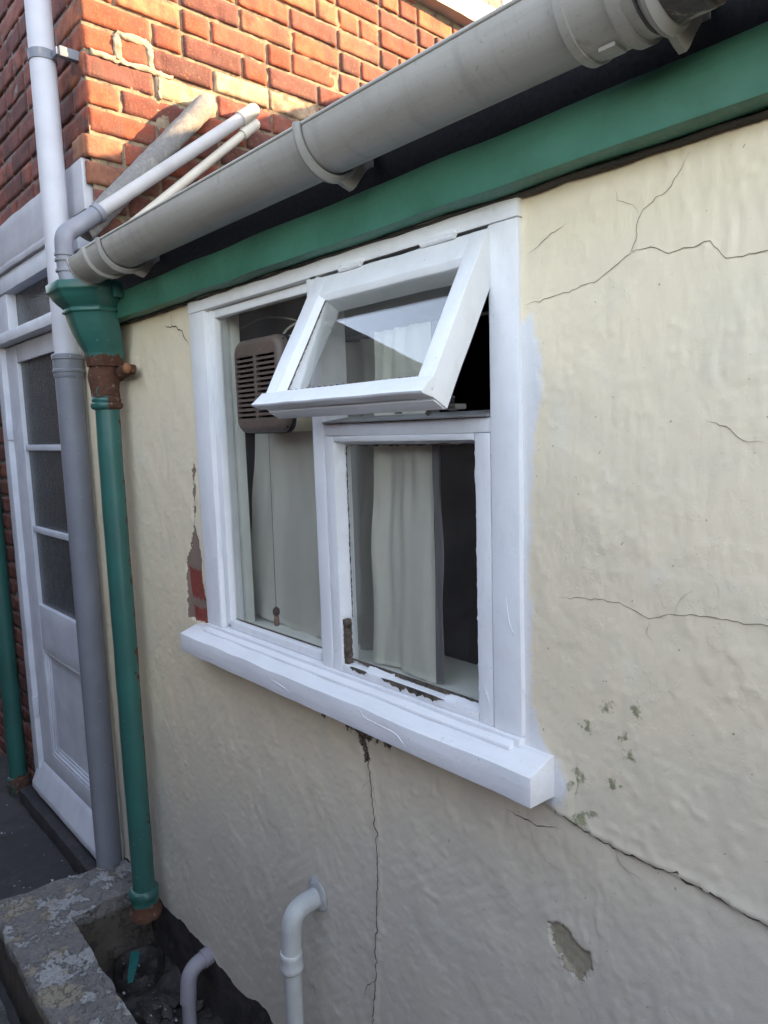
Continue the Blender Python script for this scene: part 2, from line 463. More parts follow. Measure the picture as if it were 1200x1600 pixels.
M['opp_brick'] = m_rough('opposite_house_brick', (0.11, 0.05, 0.038), (0.085, 0.042, 0.035), (0.06, 0.035, 0.03), 8, 0.9, 0.004)

def m_kerb():
    s = NT('flaking_painted_concrete')
    n1 = s.noise(9, 12, 0.74, 0.1); n2 = s.noise(70, 8, 0.7, 0.2); n3 = s.noise(28, 8, 0.7, 0.2, off=3)
    c = s.mix(s.ramp(n2, [(0.35, 0.0), (0.65, 1.0)]), (0.105, 0.10, 0.105), (0.17, 0.16, 0.15))
    k1 = s.ramp(s.math('ADD', n1, s.math('MULTIPLY', s.math('SUBTRACT', n3, 0.5), 0.5)), [(0.50, 0.0), (0.54, 1.0)])
    c = s.mix(k1, c, s.mix(s.ramp(n2, [(0.35, 0.0), (0.6, 1.0)]), (0.20, 0.20, 0.20), (0.31, 0.315, 0.32)))
    k2 = s.ramp(s.noise(7, 9, 0.66, 0.1, off=8), [(0.54, 0.0), (0.58, 0.9)])
    c = s.mix(k2, c, s.mix(n2, (0.20, 0.175, 0.13), (0.27, 0.24, 0.185)))
    c = s.mix(s.ramp(s.noise(120, 6, 0.7, off=5), [(0.56, 0.0), (0.62, 0.8)]), c, (0.06, 0.055, 0.055))
    c = s.mix(s.ramp(n3, [(0.60, 0.0), (0.66, 0.8)]), c, (0.075, 0.07, 0.07))
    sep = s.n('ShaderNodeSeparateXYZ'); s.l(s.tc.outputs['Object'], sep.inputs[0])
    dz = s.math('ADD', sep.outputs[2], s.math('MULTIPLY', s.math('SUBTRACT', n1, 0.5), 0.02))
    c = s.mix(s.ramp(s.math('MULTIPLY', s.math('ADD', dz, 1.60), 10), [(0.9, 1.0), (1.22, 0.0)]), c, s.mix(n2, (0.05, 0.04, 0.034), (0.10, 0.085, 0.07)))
    s.base(c); s.rough(0.88)
    s.bump([(k1, 0.9, 0.003), (n2, 0.6, 0.004), (k2, 0.5, 0.0015), (n1, 0.4, 0.008)])
    return s.m
M['kerb'] = m_kerb()

def m_glass(name, tint, refl=1.0, rough=0.0, dirt=0.04, bump=0.0, ior=1.5):
    s = NT(name)
    t = s.t
    t.nodes.remove(s.b)
    fr = s.n('ShaderNodeFresnel')
    geo = s.n('ShaderNodeNewGeometry')
    s.l(s.math('ADD', s.math('MULTIPLY', geo.outputs['Backfacing'], 1 / ior - ior), ior), fr.inputs['IOR'])
    tr = s.n('ShaderNodeBsdfTransparent'); tr.inputs[0].default_value = tint + (1,)
    gl = s.n('ShaderNodeBsdfGlossy'); gl.inputs['Roughness'].default_value = rough
    gl.inputs['Color'].default_value = (refl,) * 3 + (1,)
    if bump:
        q = s.n('ShaderNodeBump'); q.inputs['Strength'].default_value = 0.4; q.inputs['Distance'].default_value = bump
        s.l(s.noise(7, 3), q.inputs['Height']); s.l(q.outputs[0], gl.inputs['Normal'])
    mx = s.n('ShaderNodeMixShader'); s.l(fr.outputs[0], mx.inputs[0]); s.l(tr.outputs[0], mx.inputs[1]); s.l(gl.outputs[0], mx.inputs[2])
    df = s.n('ShaderNodeBsdfDiffuse'); df.inputs[0].default_value = (0.5, 0.5, 0.48, 1)
    m2 = s.n('ShaderNodeMixShader')
    d = s.math('MULTIPLY', s.ramp(s.noise(9, 8, 0.7, 0.4), [(0.3, 0.3), (0.75, 1.0)]), dirt)
    s.l(d, m2.inputs[0]); s.l(mx.outputs[0], m2.inputs[1]); s.l(df.outputs[0], m2.inputs[2])
    s.l(m2.outputs[0], t.nodes['Material Output'].inputs[0])
    return s.m
M['glass'] = m_glass('old_window_glass', (0.992, 0.996, 0.99), 1.0, 0.0, 0.04, 0.0004, 1.42)
M['glass_sash'] = m_glass('sash_window_glass', (0.975, 0.985, 0.975), 1.0, 0.0, 0.04, 0.0003, 1.75)
def m_obscure():
    s = NT('obscure_patterned_glass')
    v = s.n('ShaderNodeTexVoronoi'); s.l(s.mapping(150), v.inputs['Vector']); v.inputs['Scale'].default_value = 1
    c = s.mix(s.ramp(s.noise(9, 5), [(0.3, 0.0), (0.7, 1.0)]), (0.022, 0.023, 0.026), (0.045, 0.046, 0.050))
    c = s.mix(s.ramp(v.outputs['Distance'], [(0.25, 0.0), (0.6, 0.6)]), c, (0.085, 0.086, 0.088))
    s.base(c); s.rough(0.22)
    s.bump([(v.outputs['Distance'], 0.6, 0.0015), (s.noise(25, 4), 0.4, 0.003)])
    return s.m
M['obscure'] = m_obscure()
def m_curtain(name, a, b):
    s = NT(name)
    wv = s.noise((420, 420, 420), 2); n1 = s.noise((8, 8, 3), 4)
    s.base(s.mix(n1, a, b)); s.rough(0.95)
    s.bump([(wv, 0.4, 0.0008), (s.noise((14, 14, 5), 4), 0.5, 0.004)])
    try:
        s.b.inputs['Sheen Weight'].default_value = 0.1
    except Exception: pass
    return s.m
M['curtain'] = m_curtain('cream_curtain_cloth', (0.95, 0.92, 0.79), (0.90, 0.87, 0.76))
M['lining'] = m_curtain('grey_curtain_edging', (0.23, 0.22, 0.22), (0.30, 0.29, 0.28))
M['net'] = m_curtain('grey_net_cloth', (0.62, 0.61, 0.54), (0.54, 0.53, 0.48))

# ------------------------------------------------------------------ the rendered wall
WY = 0.85
C1 = [(-0.618, 0.169), (-0.565, 0.175), (-0.54, 0.179), (-0.501, 0.185), (-0.457, 0.21), (-0.45, 0.224), (-0.446, 0.254), (-0.405, 0.277), (-0.382, 0.31)]
C1b = [(-0.457, 0.212), (-0.43, 0.212), (-0.407, 0.200), (-0.358, 0.203), (-0.34, 0.180), (-0.296, 0.180), (-0.255, 0.184)]
C1c = [(-0.446, 0.254), (-0.455, 0.268), (-0.475, 0.278), (-0.478, 0.292)]
C2 = [(-0.62, 0.234), (-0.585, 0.253), (-0.545, 0.269)]
C3 = [(-0.561, -0.248), (-0.485, -0.241), (-0.461, -0.243), (-0.425, -0.257), (-0.392, -0.243), (-0.34, -0.239), (-0.283, -0.239), (-0.22, -0.240)]
C4 = [(-0.567, -0.577), (-0.524, -0.584), (-0.473, -0.591), (-0.425, -0.594), (-0.381, -0.591), (-0.332, -0.598), (-0.261, -0.605), (-0.15, -0.61)]
C5 = [(-1.019, -0.602), (-1.001, -0.637), (-0.994, -0.687), (-0.984, -0.777), (-0.981, -0.87), (-0.991, -1.0), (-1.0, -1.119), (-1.017, -1.246)]
C6 = [(-1.755, 0.284), (-1.70, 0.275), (-1.662, 0.26), (-1.626, 0.221)]
C7 = [(-1.715, 0.32), (-1.712, 0.27)]
C8 = [(-0.50, 0.05), (-0.47, 0.03), (-0.44, 0.036), (-0.42, 0.02)]

def H(X, Z):
    """relief of the render towards the yard, metres"""
    X = np.asarray(X, float); Z = np.asarray(Z, float)
    h = 0.0020 * fbm(X * 3.5 + 40, Z * 3.5 + 40, 2)
    h = h + 0.0003 * fbm(X * 26 + 90, Z * 17 + 90, 3)
    rt = sstep(-0.62, -0.35, X) * sstep(-0.5, 0.1, Z)
    h = h + (0.0003 + 0.0007 * rt) * fbm(X * 110 + 60, Z * 20 + 60, 3, 0.6)
    # diagonal trowel and brush marks low down, in patches
    lo = sstep(-0.45, -0.8, Z) * sstep(-0.15, 0.25, fbm(X * 3 + 5, Z * 3 + 5, 2))
    h = h + 0.0011 * lo * fbm((X * 0.75 + Z * 0.66) * 12 + 70, (Z * 0.75 - X * 0.66) * 95 + 70, 3, 0.6)
    # layers of flaked paint
    n = fbm(X * 13 + 20, Z * 10 + 20, 5, 0.66)
    h = h + 0.0006 * sstep(0.06, 0.08, n) + 0.0006 * sstep(0.30, 0.315, n) + 0.0006 * sstep(-0.26, -0.245, n)
    # blobs and nibs
    h = h + 0.0009 * sstep(0.30, 0.42, vnoise(X * 75 + 3, Z * 60 + 3)) * sstep(-0.1, 0.2, vnoise(X * 6, Z * 6))
    h = h + 0.0002 * fbm(X * 60 + 13, Z * 45 + 31, 3, 0.7)
    d, s = seg_dist(X, Z, C4)
    h = h + np.where(s > 0, 0.0, 1.0) * 0.0028 * np.exp(-d / 0.03) + 0.0012 * np.exp(-(d / 0.008) ** 2)
    d, s = seg_dist(X, Z, C5)
    h = h + 0.0016 * np.exp(-(d / 0.008) ** 2)
    return h
PEEL = [(-1.664, -0.235), (-1.690, -0.285), (-1.722, -0.335), (-1.728, -0.42), (-1.735, -0.488), (-1.618, -0.489), (-1.628, -0.44), (-1.640, -0.36), (-1.636, -0.32), (-1.645, -0.28)]
BPATCH = [(-0.582, -0.768), (-0.556, -0.757), (-0.532, -0.776), (-0.510, -0.780), (-0.508, -0.806), (-0.527, -0.836), (-0.552, -0.826), (-0.576, -0.798)]

def axis_vals(segs):
    out = []
    for a, b, st in segs:
        n = max(1, int(round((b - a) / st)))
        out += [a + (b - a) * i / n for i in range(n)]
    out.append(segs[-1][1])
    return np.array(out)
HX0, HX1, HZ0, HZ1 = -1.606, -0.624, -0.505, 0.345
xs = axis_vals([(-2.36, HX0, 0.006), (HX0, HX1, 0.005), (HX1, -0.15, 0.0038), (-0.15, 0.3, 0.02), (0.3, 3.0, 0.15)])
zs = axis_vals([(-1.475, -1.15, 0.0055), (-1.15, HZ0, 0.0045), (HZ0, HZ1, 0.0042), (HZ1, 0.44, 0.02)])
XX, ZZ = np.meshgrid(xs, zs, indexing='ij')
hh = H(XX, ZZ)
def field(sd, w=0.016): return np.clip(0.5 + sd / (2 * w), -0.5, 1.5)
pk = poly_sd(XX, ZZ, PEEL)
thin, _ = seg_dist(XX, ZZ, [(-1.668, -0.23), (-1.655, -0.18), (-1.652, -0.12), (-1.645, -0.07)])
brick_f = np.maximum(field(pk), field(0.004 - thin + 0.003 * np.sin(ZZ * 120)))
brick_c = field(poly_sd(XX, ZZ, [(-1.716, -0.338), (-1.600, -0.334), (-1.600, -0.50), (-1.698, -0.50), (-1.702, -0.45), (-1.714, -0.40)]), 0.01)
bare_f = field(poly_sd(XX, ZZ, BPATCH))
moss_f = np.full(XX.shape, -0.5)
for mx, mz, mr in [(-0.486, -0.393, .009), (-0.517, -0.432, .009), (-0.457, -0.426, .007), (-0.45, -0.451, .009), (-0.528, -0.507, .014), (-0.524, -0.572, .013), (-0.505, -0.556, .008), (-0.442, -0.385, .007), (-0.54, -0.53, .01), (-0.475, -0.50, .008)]:
    moss_f = np.maximum(moss_f, np.clip(0.55 - (np.hypot(XX - mx, ZZ - mz) - mr * 0.45) / 0.022, -0.5, 0.66))
WP = [(-0.640, 0.135), (-0.606, 0.158), (-0.592, 0.111), (-0.588, 0.057), (-0.605, -0.034), (-0.611, -0.128), (-0.612, -0.42), (-0.585, -0.485), (-0.562, -0.50), (-0.548, -0.535), (-0.556, -0.565), (-0.64, -0.58)]
white_f = np.maximum(field(poly_sd(XX, ZZ, WP), 0.02), field(poly_sd(XX, ZZ, [(-1.622, -0.28), (-1.60, -0.2), (-1.6, 0.30), (-1.612, 0.30), (-1.614, 0.1), (-1.620, -0.05)]), 0.02))
ud, _ = seg_dist(XX, ZZ, [(-1.36, -0.575), (-1.20, -0.577), (-1.06, -0.585), (-1.02, -0.60), (-0.95, -0.585), (-0.80, -0.575)])
rub_f = np.clip(0.62 - ud / 0.055 - 0.35 * (np.abs(XX + 1.03) > 0.22), -0.5, 1.0)
d5, _ = seg_dist(XX, ZZ, [(-1.02, -0.59), (-1.006, -0.645)])
rub_f = np.maximum(rub_f, np.clip(0.95 - d5 / 0.02, -0.5, 1.0))
low_grey_f = sstep(-0.35, -1.15, ZZ - 0.25 * (XX + 1.2))
hh = hh - 0.0045 * sstep(0.45, 0.6, brick_f + 0.2 * fbm(XX * 45, ZZ * 45, 2)) - 0.0035 * sstep(0.45, 0.6, bare_f + 0.3 * fbm(XX * 80, ZZ * 80, 3))
hh = hh - 0.006 * sstep(0.5, 0.75, rub_f + 0.5 * fbm(XX * 60, ZZ * 60, 3))
# ragged lower edge of the render coat
zlow = zs[0]
ZB = ZZ.copy()
edge = -1.475 + 0.020 * fbm(xs * 9, xs * 0 + 3.0, 4) * 1.6 + 0.02 * sstep(-2.1, -1.4, xs) * -1
ZB[:, :6] = ZZ[:, :6] + (edge - zlow)[:, None] * (1 - np.arange(6) / 6.0)[None, :]
nx, nz = XX.shape
co = np.stack([XX, WY - hh, ZB], -1).reshape(-1, 3)
idx = np.arange(nx * nz).reshape(nx, nz)
a = idx[:-1, :-1]; b = idx[1:, :-1]; c_ = idx[1:, 1:]; d_ = idx[:-1, 1:]
cxm = (XX[:-1, :-1] + XX[1:, 1:]) / 2; czm = (ZZ[:-1, :-1] + ZZ[1:, 1:]) / 2
keep = ~((cxm > HX0) & (cxm < HX1) & (czm > HZ0) & (czm < HZ1))
faces = np.stack([a, b, c_, d_], -1)[keep]
me = bpy.data.meshes.new('render_coat')
me.from_pydata(co.tolist(), [], faces.tolist())
for nm, arr in (('brick', brick_f), ('brickc', brick_c), ('bare', bare_f), ('moss', moss_f), ('white', white_f), ('rubble', rub_f), ('low_grey', low_grey_f)):
    at = me.attributes.new(nm, 'FLOAT', 'POINT')
    at.data.foreach_set('value', arr.astype(np.float32).ravel())
me.materials.append(M['render'])
me.polygons.foreach_set('use_smooth', [True] * len(me.polygons))
wall = empty('rendered_wall', (-1.0, 0.85, -1.68), 'cream painted rendered wall with long cracks around the white window', 'wall')
o = bpy.data.objects.new('render_coat', me); C.objects.link(o); o.parent = wall
o.matrix_parent_inverse = Matrix.Translation(-wall.location)
bm = bmesh.new()
box(bm, -2.355, HX0 - 0.002, 0.862, 0.925, -1.9, 0.46)
box(bm, -2.355, -1.80, 0.926, 1.0, -1.9, 0.46)
box(bm, HX1 + 0.002, 3.0, 0.862, 1.0, -1.9, 0.46)
box(bm, HX0 - 0.002, HX1 + 0.002, 0.862, 1.0, -1.9, HZ0 - 0.012)
box(bm, HX0 - 0.002, HX1 + 0.002, 0.862, 1.0, HZ1, 0.46)
link('wall_core', bm, M['mortar_dark'], wall)
bm = bmesh.new()
box(bm, -2.358, -2.352, 0.848, 0.862, -1.47, 0.44)
link('wall_end', bm, M['render'], wall)
bm = bmesh.new()
box(bm, -2.35, 3.0, 0.853, 0.8615, -1.95, -1.44)
fine(bm, 0.05); wobble(bm, 0.004, 14)
link('plinth', bm, M['plinth'], wall, label='dark bitumen coated strip at the foot of the cream wall')

def crack(pts, wd, mat, nm='crack', jag=0.003, step=0.006, seed=0):
    rnd = random.Random(seed)
    P = []
    for (x0, z0), (x1, z1) in zip(pts, pts[1:]):
        L = math.hypot(x1 - x0, z1 - z0); n = max(1, int(L / step))
        for i in range(n):
            t = i / n
            P.append((x0 + (x1 - x0) * t, z0 + (z1 - z0) * t))
    P.append(pts[-1])
    n = len(P)
    out = []
    for i, (x, z) in enumerate(P):
        px, pz = P[max(0, i - 1)]; qx, qz = P[min(n - 1, i + 1)]
        L = math.hypot(qx - px, qz - pz) or 1
        nx_, nz_ = -(qz - pz) / L, (qx - px) / L
        j = jag * (mnoise.noise(Vector((x * 60, z * 60, seed))) + 0.7 * mnoise.noise(Vector((x * 160, z * 160, seed + 3))))
        if i in (0, n - 1): j = 0
        ww = wd * (0.55 + 0.9 * abs(mnoise.noise(Vector((x * 45, z * 45, seed + 9)))) + 0.3 * rnd.random()) * min(1, (i + 0.4) / 5, (n - 1 - i + 0.4) / 5)
        out.append((x + nx_ * j, z + nz_ * j, nx_, nz_, ww / 2))
    bm = bmesh.new()
    prev = None
    for x, z, nx_, nz_, ww in out:
        pts3 = []
        for s_ in (-1, 0, 1):
            X_, Z_ = x + nx_ * ww * s_, z + nz_ * ww * s_
            pts3.append(bm.verts.new((X_, WY - float(H(np.array([X_]), np.array([Z_]))[0]) - 0.0009, Z_)))
        if prev:
            bm.faces.new([prev[0], prev[1], pts3[1], pts3[0]])
            bm.faces.new([prev[1], prev[2], pts3[2], pts3[1]])
        prev = pts3
    return link(nm, bm, mat, wall, 180)
crack(C1, 0.0010, M['crack_fine'], seed=1)
crack(C1b, 0.0012, M['crack_fine'], seed=2)
crack(C1c, 0.0009, M['crack_fine'], seed=3)
crack(C2, 0.0009, M['crack_fine'], seed=4)
crack(C3, 0.0011, M['crack_fine'], seed=5)
crack(C4, 0.0028, M['crack'], seed=6, jag=0.007)
crack(C5, 0.0026, M['crack'], seed=7, jag=0.006)
crack([(-0.9905, -0.66), (-0.979, -0.75), (-0.975, -0.86), (-0.985, -0.99)], 0.0016, m_rough('pale_crack_lip', (0.62, 0.57, 0.46), (0.52, 0.48, 0.39), (0.4, 0.36, 0.28), 60), seed=21, jag=0.005)
crack([(-0.994, -0.687), (-1.012, -0.70), (-1.03, -0.722)], 0.0010, M['crack_fine'], seed=22)
crack([(-1.0, -1.119), (-1.03, -1.15), (-1.045, -1.19)], 0.0016, M['crack'], seed=23)
crack([(-0.473, -0.591), (-0.46, -0.615), (-0.43, -0.625)], 0.0012, M['crack_fine'], seed=24)
crack([(-0.425, -0.257), (-0.43, -0.275), (-0.42, -0.29)], 0.0008, M['crack_fine'], seed=25)
crack([(-0.392, -0.243), (-0.385, -0.222), (-0.37, -0.21)], 0.0008, M['crack_fine'], seed=26)
crack(C6, 0.0035, M['crack'], seed=8, jag=0.006)
crack(C7, 0.0016, M['crack_fine'], seed=9)
crack([(-1.612, 0.20), (-1.611, 0.10), (-1.609, 0.02), (-1.6085, -0.03)], 0.005, M['crack'], seed=10, jag=0.002)
crack([(-0.535, -0.545), (-0.528, -0.52), (-0.533, -0.49)], 0.0014, M['crack_fine'], seed=12)
crack([(-0.36, 0.0), (-0.335, -0.01), (-0.315, -0.025), (-0.29, -0.03)], 0.0010, M['crack_fine'], seed=13)
crack([(-0.556, -0.60), (-0.60, -0.615), (-0.66, -0.612)], 0.0016, M['crack'], seed=14)

# ------------------------------------------------------------------ the window
win = empty('timber_window', (-1.1, 0.84, -0.55), 'white painted timber window with a brown fan grille and a propped open top light', 'window')
FY = 0.840
def board(name, x0, x1, y0, y1, z0, z1, parent, mat=None, bev=0.003, seed=0, label=None, amp=0.0007):
    bm = bmesh.new()
    box(bm, x0, x1, y0, y1, z0, z1, bev, 2)
    fine(bm, 0.05); wobble(bm, amp, 11, seed)
    return link(name, bm, mat or M['white'], parent, 40, label)
board('jamb', -1.606, -1.532, FY, 0.905, -0.478, 0.292, win, seed=1)
board('jamb', -0.677, -0.623, FY, 0.905, -0.478, 0.292, win, seed=2)
board('head', -1.607, -0.622, FY - 0.001, 0.906, 0.2925, 0.352, win, seed=3)
board('mullion', -1.124, -1.0885, FY, 0.905, -0.478, 0.292, win, seed=4)
board('transom', -1.0884, -0.6772, FY + 0.002, 0.905, -0.010, 0.0135, win, seed=5)
bm = bmesh.new(); prism(bm, [(FY - 0.004, 0.0140), (FY - 0.004, 0.0175), (0.90, 0.026), (0.90, 0.0140)], 'x', -1.087, -0.678, 0.001)
link('transom_ledge', bm, paint('weathered_grey_ledge', (0.30, 0.30, 0.30), (0.20, 0.19, 0.18), 0.7), win, label='bare weathered grey top edge of the transom')
# glazing beads / rebates round the left light
board('glazing_bead', -1.5315, -1.510, 0.852, 0.875, -0.470, 0.2915, win, seed=6, bev=0.005)
board('glazing_bead', -1.141, -1.1245, 0.854, 0.875, -0.470, 0.2915, win, seed=7, bev=0.004)
board('glazing_bead', -1.5095, -1.1415, 0.855, 0.875, 0.272, 0.2915, win, seed=8, bev=0.004)
board('bottom_rail', -1.606, -0.623, FY - 0.006, 0.905, -0.492, -0.4785, win, seed=9)
board('glazing_bead', -1.5095, -1.1415, 0.850, 0.874, -0.478, -0.458, win, seed=9.5, bev=0.005)
# lower right fixed light
board('stile', -1.088, -1.060, FY + 0.001, 0.885, -0.478, -0.0105, win, seed=10)
board('stile', -0.709, -0.6785, FY + 0.001, 0.885, -0.478, -0.0105, win, seed=11)
board('top_rail', -1.0595, -0.7095, FY + 0.0005, 0.885, -0.0215, -0.0105, win, seed=12)
board('lower_rail', -1.0595, -0.7095, FY + 0.001, 0.885, -0.478, -0.462, win, seed=13)
def putty(x0, x1, z0, z1, parent, side, yf=FY + 0.002, yb=0.866, wdt=0.014):
    bm = bmesh.new()
    if side == 'l': P = [(x0, yf), (x0 + wdt, yb), (x0, yb)]; prism(bm, P, 'z', z0, z1)
    if side == 'r': P = [(x1, yf), (x1, yb), (x1 - wdt, yb)]; prism(bm, P, 'z', z0, z1)
    if side == 't': P = [(yf, z1), (yb, z1 - wdt), (yb, z1)]; prism(bm, P, 'x', x0, x1)
    if side == 'b': P = [(yf, z0), (yb, z0), (yb, z0 + wdt)]; prism(bm, P, 'x', x0, x1)
    fine(bm, 0.012); wobble(bm, 0.003, 90, x0 * 7 + z1)
    return link('putty', bm, M['white'], parent, 40)
putty(-1.0605, 0, -0.37, -0.0215, win, 'l', wdt=0.006)
putty(0, -0.7085, -0.465, -0.0215, win, 'r', wdt=0.006)
putty(-1.0595, -0.7095, 0, -0.0212, win, 't', wdt=0.006)
putty(-1.0, -0.93, -0.4625, 0, win, 'b', wdt=0.006)
putty(-0.79, -0.715, -0.4625, 0, win, 'b', wdt=0.006)
# ragged bare wood where putty has dropped out
def ragged(x0, x1, z0, z1, y, parent, mat, n=26, amp=0.004, thick=0.002, seed=0, nm='bare_patch', vert=False):
    bm = bmesh.new()
    rnd = random.Random(seed)
    top = []; bot = []
    for i in range(n + 1):
        t = i / n
        if not vert:
            x = x0 + (x1 - x0) * t
            e = min(1, t * 6, (1 - t) * 6)
            q_ = mnoise.noise(Vector((x * 70, seed, 0))) + 0.5 * mnoise.noise(Vector((x * 210, seed, 4)))
            top.append((x, z1 - amp * 0.25 * (1 - e))); bot.append((x, z1 - max(0.0006, (z1 - z0 + amp * q_) * (0.15 + 0.85 * e))))
        else:
            z = z0 + (z1 - z0) * t
            top.append((x1 + amp * (rnd.random() - 0.6), z)); bot.append((x0 + amp * (rnd.random() - 0.3), z))
    for i in range(n):
        q = [bot[i], bot[i + 1], top[i + 1], top[i]]
        va = [bm.verts.new((p[0], y, p[1])) for p in q]; vb = [bm.verts.new((p[0], y + thick, p[1])) for p in q]
        bm.faces.new(va); bm.faces.new(vb[::-1])
        for k in range(4): bm.faces.new([va[k], va[(k + 1) % 4], vb[(k + 1) % 4], vb[k]])
    bmesh.ops.remove_doubles(bm, verts=bm.verts[:], dist=1e-6)
    return link(nm, bm, mat, parent)
ragged(-1.0595, -0.71, -0.462, -0.4535, 0.862, win, M['old_wood'], 60, 0.004, 0.002, 3)
ragged(-1.035, -0.985, -0.4675, -0.4605, FY - 0.0002, win, M['old_wood'], 60, 0.006, 0.002, 4)
ragged(-0.945, -0.785, -0.4690, -0.4605, FY - 0.0002, win, M['old_wood'], 150, 0.007, 0.002, 4)
ragged(-1.0600, -1.0485, -0.462, -0.372, 0.8465, win, M['old_wood'], 22, 0.003, 0.014, 5, vert=True)
ragged(-1.0520, -1.0500, -0.37, -0.03, 0.8645, win, M['old_wood'], 70, 0.003, 0.001, 6, vert=True)
ragged(-0.7165, -0.7145, -0.45, -0.03, 0.8645, win, M['old_wood'], 70, 0.002, 0.001, 7, vert=True)
ragged(-1.055, -0.71, -0.0295, -0.0275, 0.8645, win, M['old_wood'], 70, 0.003, 0.001, 8)
ragged(-1.508, -1.142, -0.459, -0.4545, 0.8655, win, M['old_wood'], 60, 0.003, 0.002, 9)
ragged(-1.1105, -1.088, 0.2895, 0.2925, FY - 0.0025, win, M['gap'], 10, 0.001, 0.001, 14, nm='joint_gap')
def pane(name, x0, x1, z0, z1, y, parent, mat, t=0.003):
    bm = bmesh.new(); box(bm, x0, x1, y, y + t, z0, z1)
    return link(name, bm, mat, parent)
pane('pane', -1.515, -1.137, -0.465, 0.285, 0.868, win, M['glass'])
pane('pane', -1.065, -0.705, -0.465, -0.018, 0.868, win, M['glass'])
# sill
bm = bmesh.new()
prism(bm, [(0.790, -0.5065), (0.790, -0.552), (0.852, -0.556), (0.852, -0.491), (0.835, -0.493)], 'x', -1.662, -0.571, 0.002)
fine(bm, 0.03); wobble(bm, 0.0022, 13, 4)
sill = link('window_sill', bm, M['white_sill'], win, 40)
bm = bmesh.new()
prism(bm, [(0.8225, -0.4965), (0.8225, -0.4905), (0.839, -0.4825), (0.839, -0.4965)], 'x', -1.602, -0.634, 0.0015)
fine(bm, 0.04); wobble(bm, 0.0015, 15, 9)
link('frame_sill', bm, M['white_sill'], win, 40)
# runs and wrinkles in the thick paint
def ridge(pts, y, parent, r=0.0011):
    bm = bmesh.new()
    P = curve_pts([(p[0], y, p[1]) for p in pts], 0.02, 6)
    tube(bm, P, [r * (0.25 + 0.75 * math.sin(math.pi * min(1, max(0, i / (len(P) - 1))))) for i in range(len(P))], 8)
    return link('paint_run', bm, M['white_sill'], parent, 180)
ridge([(-1.33, -0.507), (-1.27, -0.522), (-1.18, -0.534), (-1.16, -0.545)], 0.7902, win)
ridge([(-0.95, -0.508), (-0.94, -0.522), (-0.85, -0.527), (-0.83, -0.545), (-0.74, -0.548)], 0.7902, win)
ridge([(-0.73, -0.512), (-0.705, -0.525), (-0.704, -0.548)], 0.7902, win)
ridge([(-0.650, -0.26), (-0.645, -0.30), (-0.636, -0.318)], FY - 0.0004, win, 0.0008)
ridge([(-0.700, -0.41), (-0.688, -0.43), (-0.684, -0.46)], FY - 0.0002, win, 0.0009)
ridge([(-1.60, -0.33), (-1.575, -0.335), (-1.553, -0.325)], FY - 0.0002, win, 0.0009)
ragged(-1.553, -1.535, -0.474, -0.30, FY - 0.0016, win, M['white_sill'], 26, 0.003, 0.0012, 31, nm='paint_edge', vert=True)
# hinges of the top light
for hx0, hx1 in ((-1.012, -0.953), (-0.805, -0.734)):
    bm = bmesh.new()
    n = 5
    for i in range(n):
        a0 = hx0 + (hx1 - hx0) * i / n; a1 = hx0 + (hx1 - hx0) * (i + 1) / n
        tube(bm, [(a0 + 0.0004, 0.833, 0.2890), (a1 - 0.0004, 0.833, 0.2890)], 0.0048, 14)
    box(bm, hx0, hx1, 0.8365, 0.8395, 0.289, 0.299, 0.001)
    link('hinge', bm, M['white'], win, 40)
# stay pegs on the transom
for px_ in (-0.905, -0.775):
    bm = bmesh.new()
    lathe(bm, [(0.007, 0.0265), (0.007, 0.028), (0.0028, 0.031), (0.0024, 0.046), (0.0040, 0.048), (0.0036, 0.051)], px_, 0.868, 14)
    link('stay_peg', bm, M['metal'], win, 40)

# opening top light, hinged at its top edge
ang = R(29.7)
vdir = Vector((0, -math.sin(ang), -math.cos(ang)))          # down the sash
ndir = Vector((0, -math.cos(ang), math.sin(ang)))           # out of its face
H0 = Vector((0, 0.836, 0.2865))
def S(x, v, n):
    """sash coordinates: v down from the hinge line, n behind(-)/before(+) the outer face"""
    return Vector((x, 0, 0)) + H0 + vdir * v + ndir * n
def sprism(bm, poly, axis, a, b, bev=0.0015):
    """poly in (v,n) extruded along x, or in (x,n) extruded along v"""
    if axis == 'x': f = lambda p, t: S(t, p[0], p[1])
    else: f = lambda p, t: S(p[0], t, p[1])
    va = [bm.verts.new(f(p, a)) for p in poly]; vb = [bm.verts.new(f(p, b)) for p in poly]
    n = len(poly); fs = [bm.faces.new(va), bm.faces.new(vb[::-1])]
    for i in range(n): fs.append(bm.faces.new([va[i], va[(i + 1) % n], vb[(i + 1) % n], vb[i]]))
    if bev: bmesh.ops.bevel(bm, geom=list({e for f_ in fs for e in f_.edges}), offset=bev, segments=2, profile=0.6, affect='EDGES')
sash = bpy.data.objects.new('top_sash', None)
def sash_part(name, bm, mat=None, seed=0, wob=True, label=None, par=None):
    if wob:
        fine(bm, 0.04); wobble(bm, 0.0011, 14, seed)
    return link(name, bm, mat or M['white'], par, 40, label)
XL, XR, LEN, TH = -1.090, -0.672, 0.274, -0.045
GX0, GX1, GV0, GV1, GN = -1.038, -0.712, 0.051, 0.240, -0.010
bm = bmesh.new()
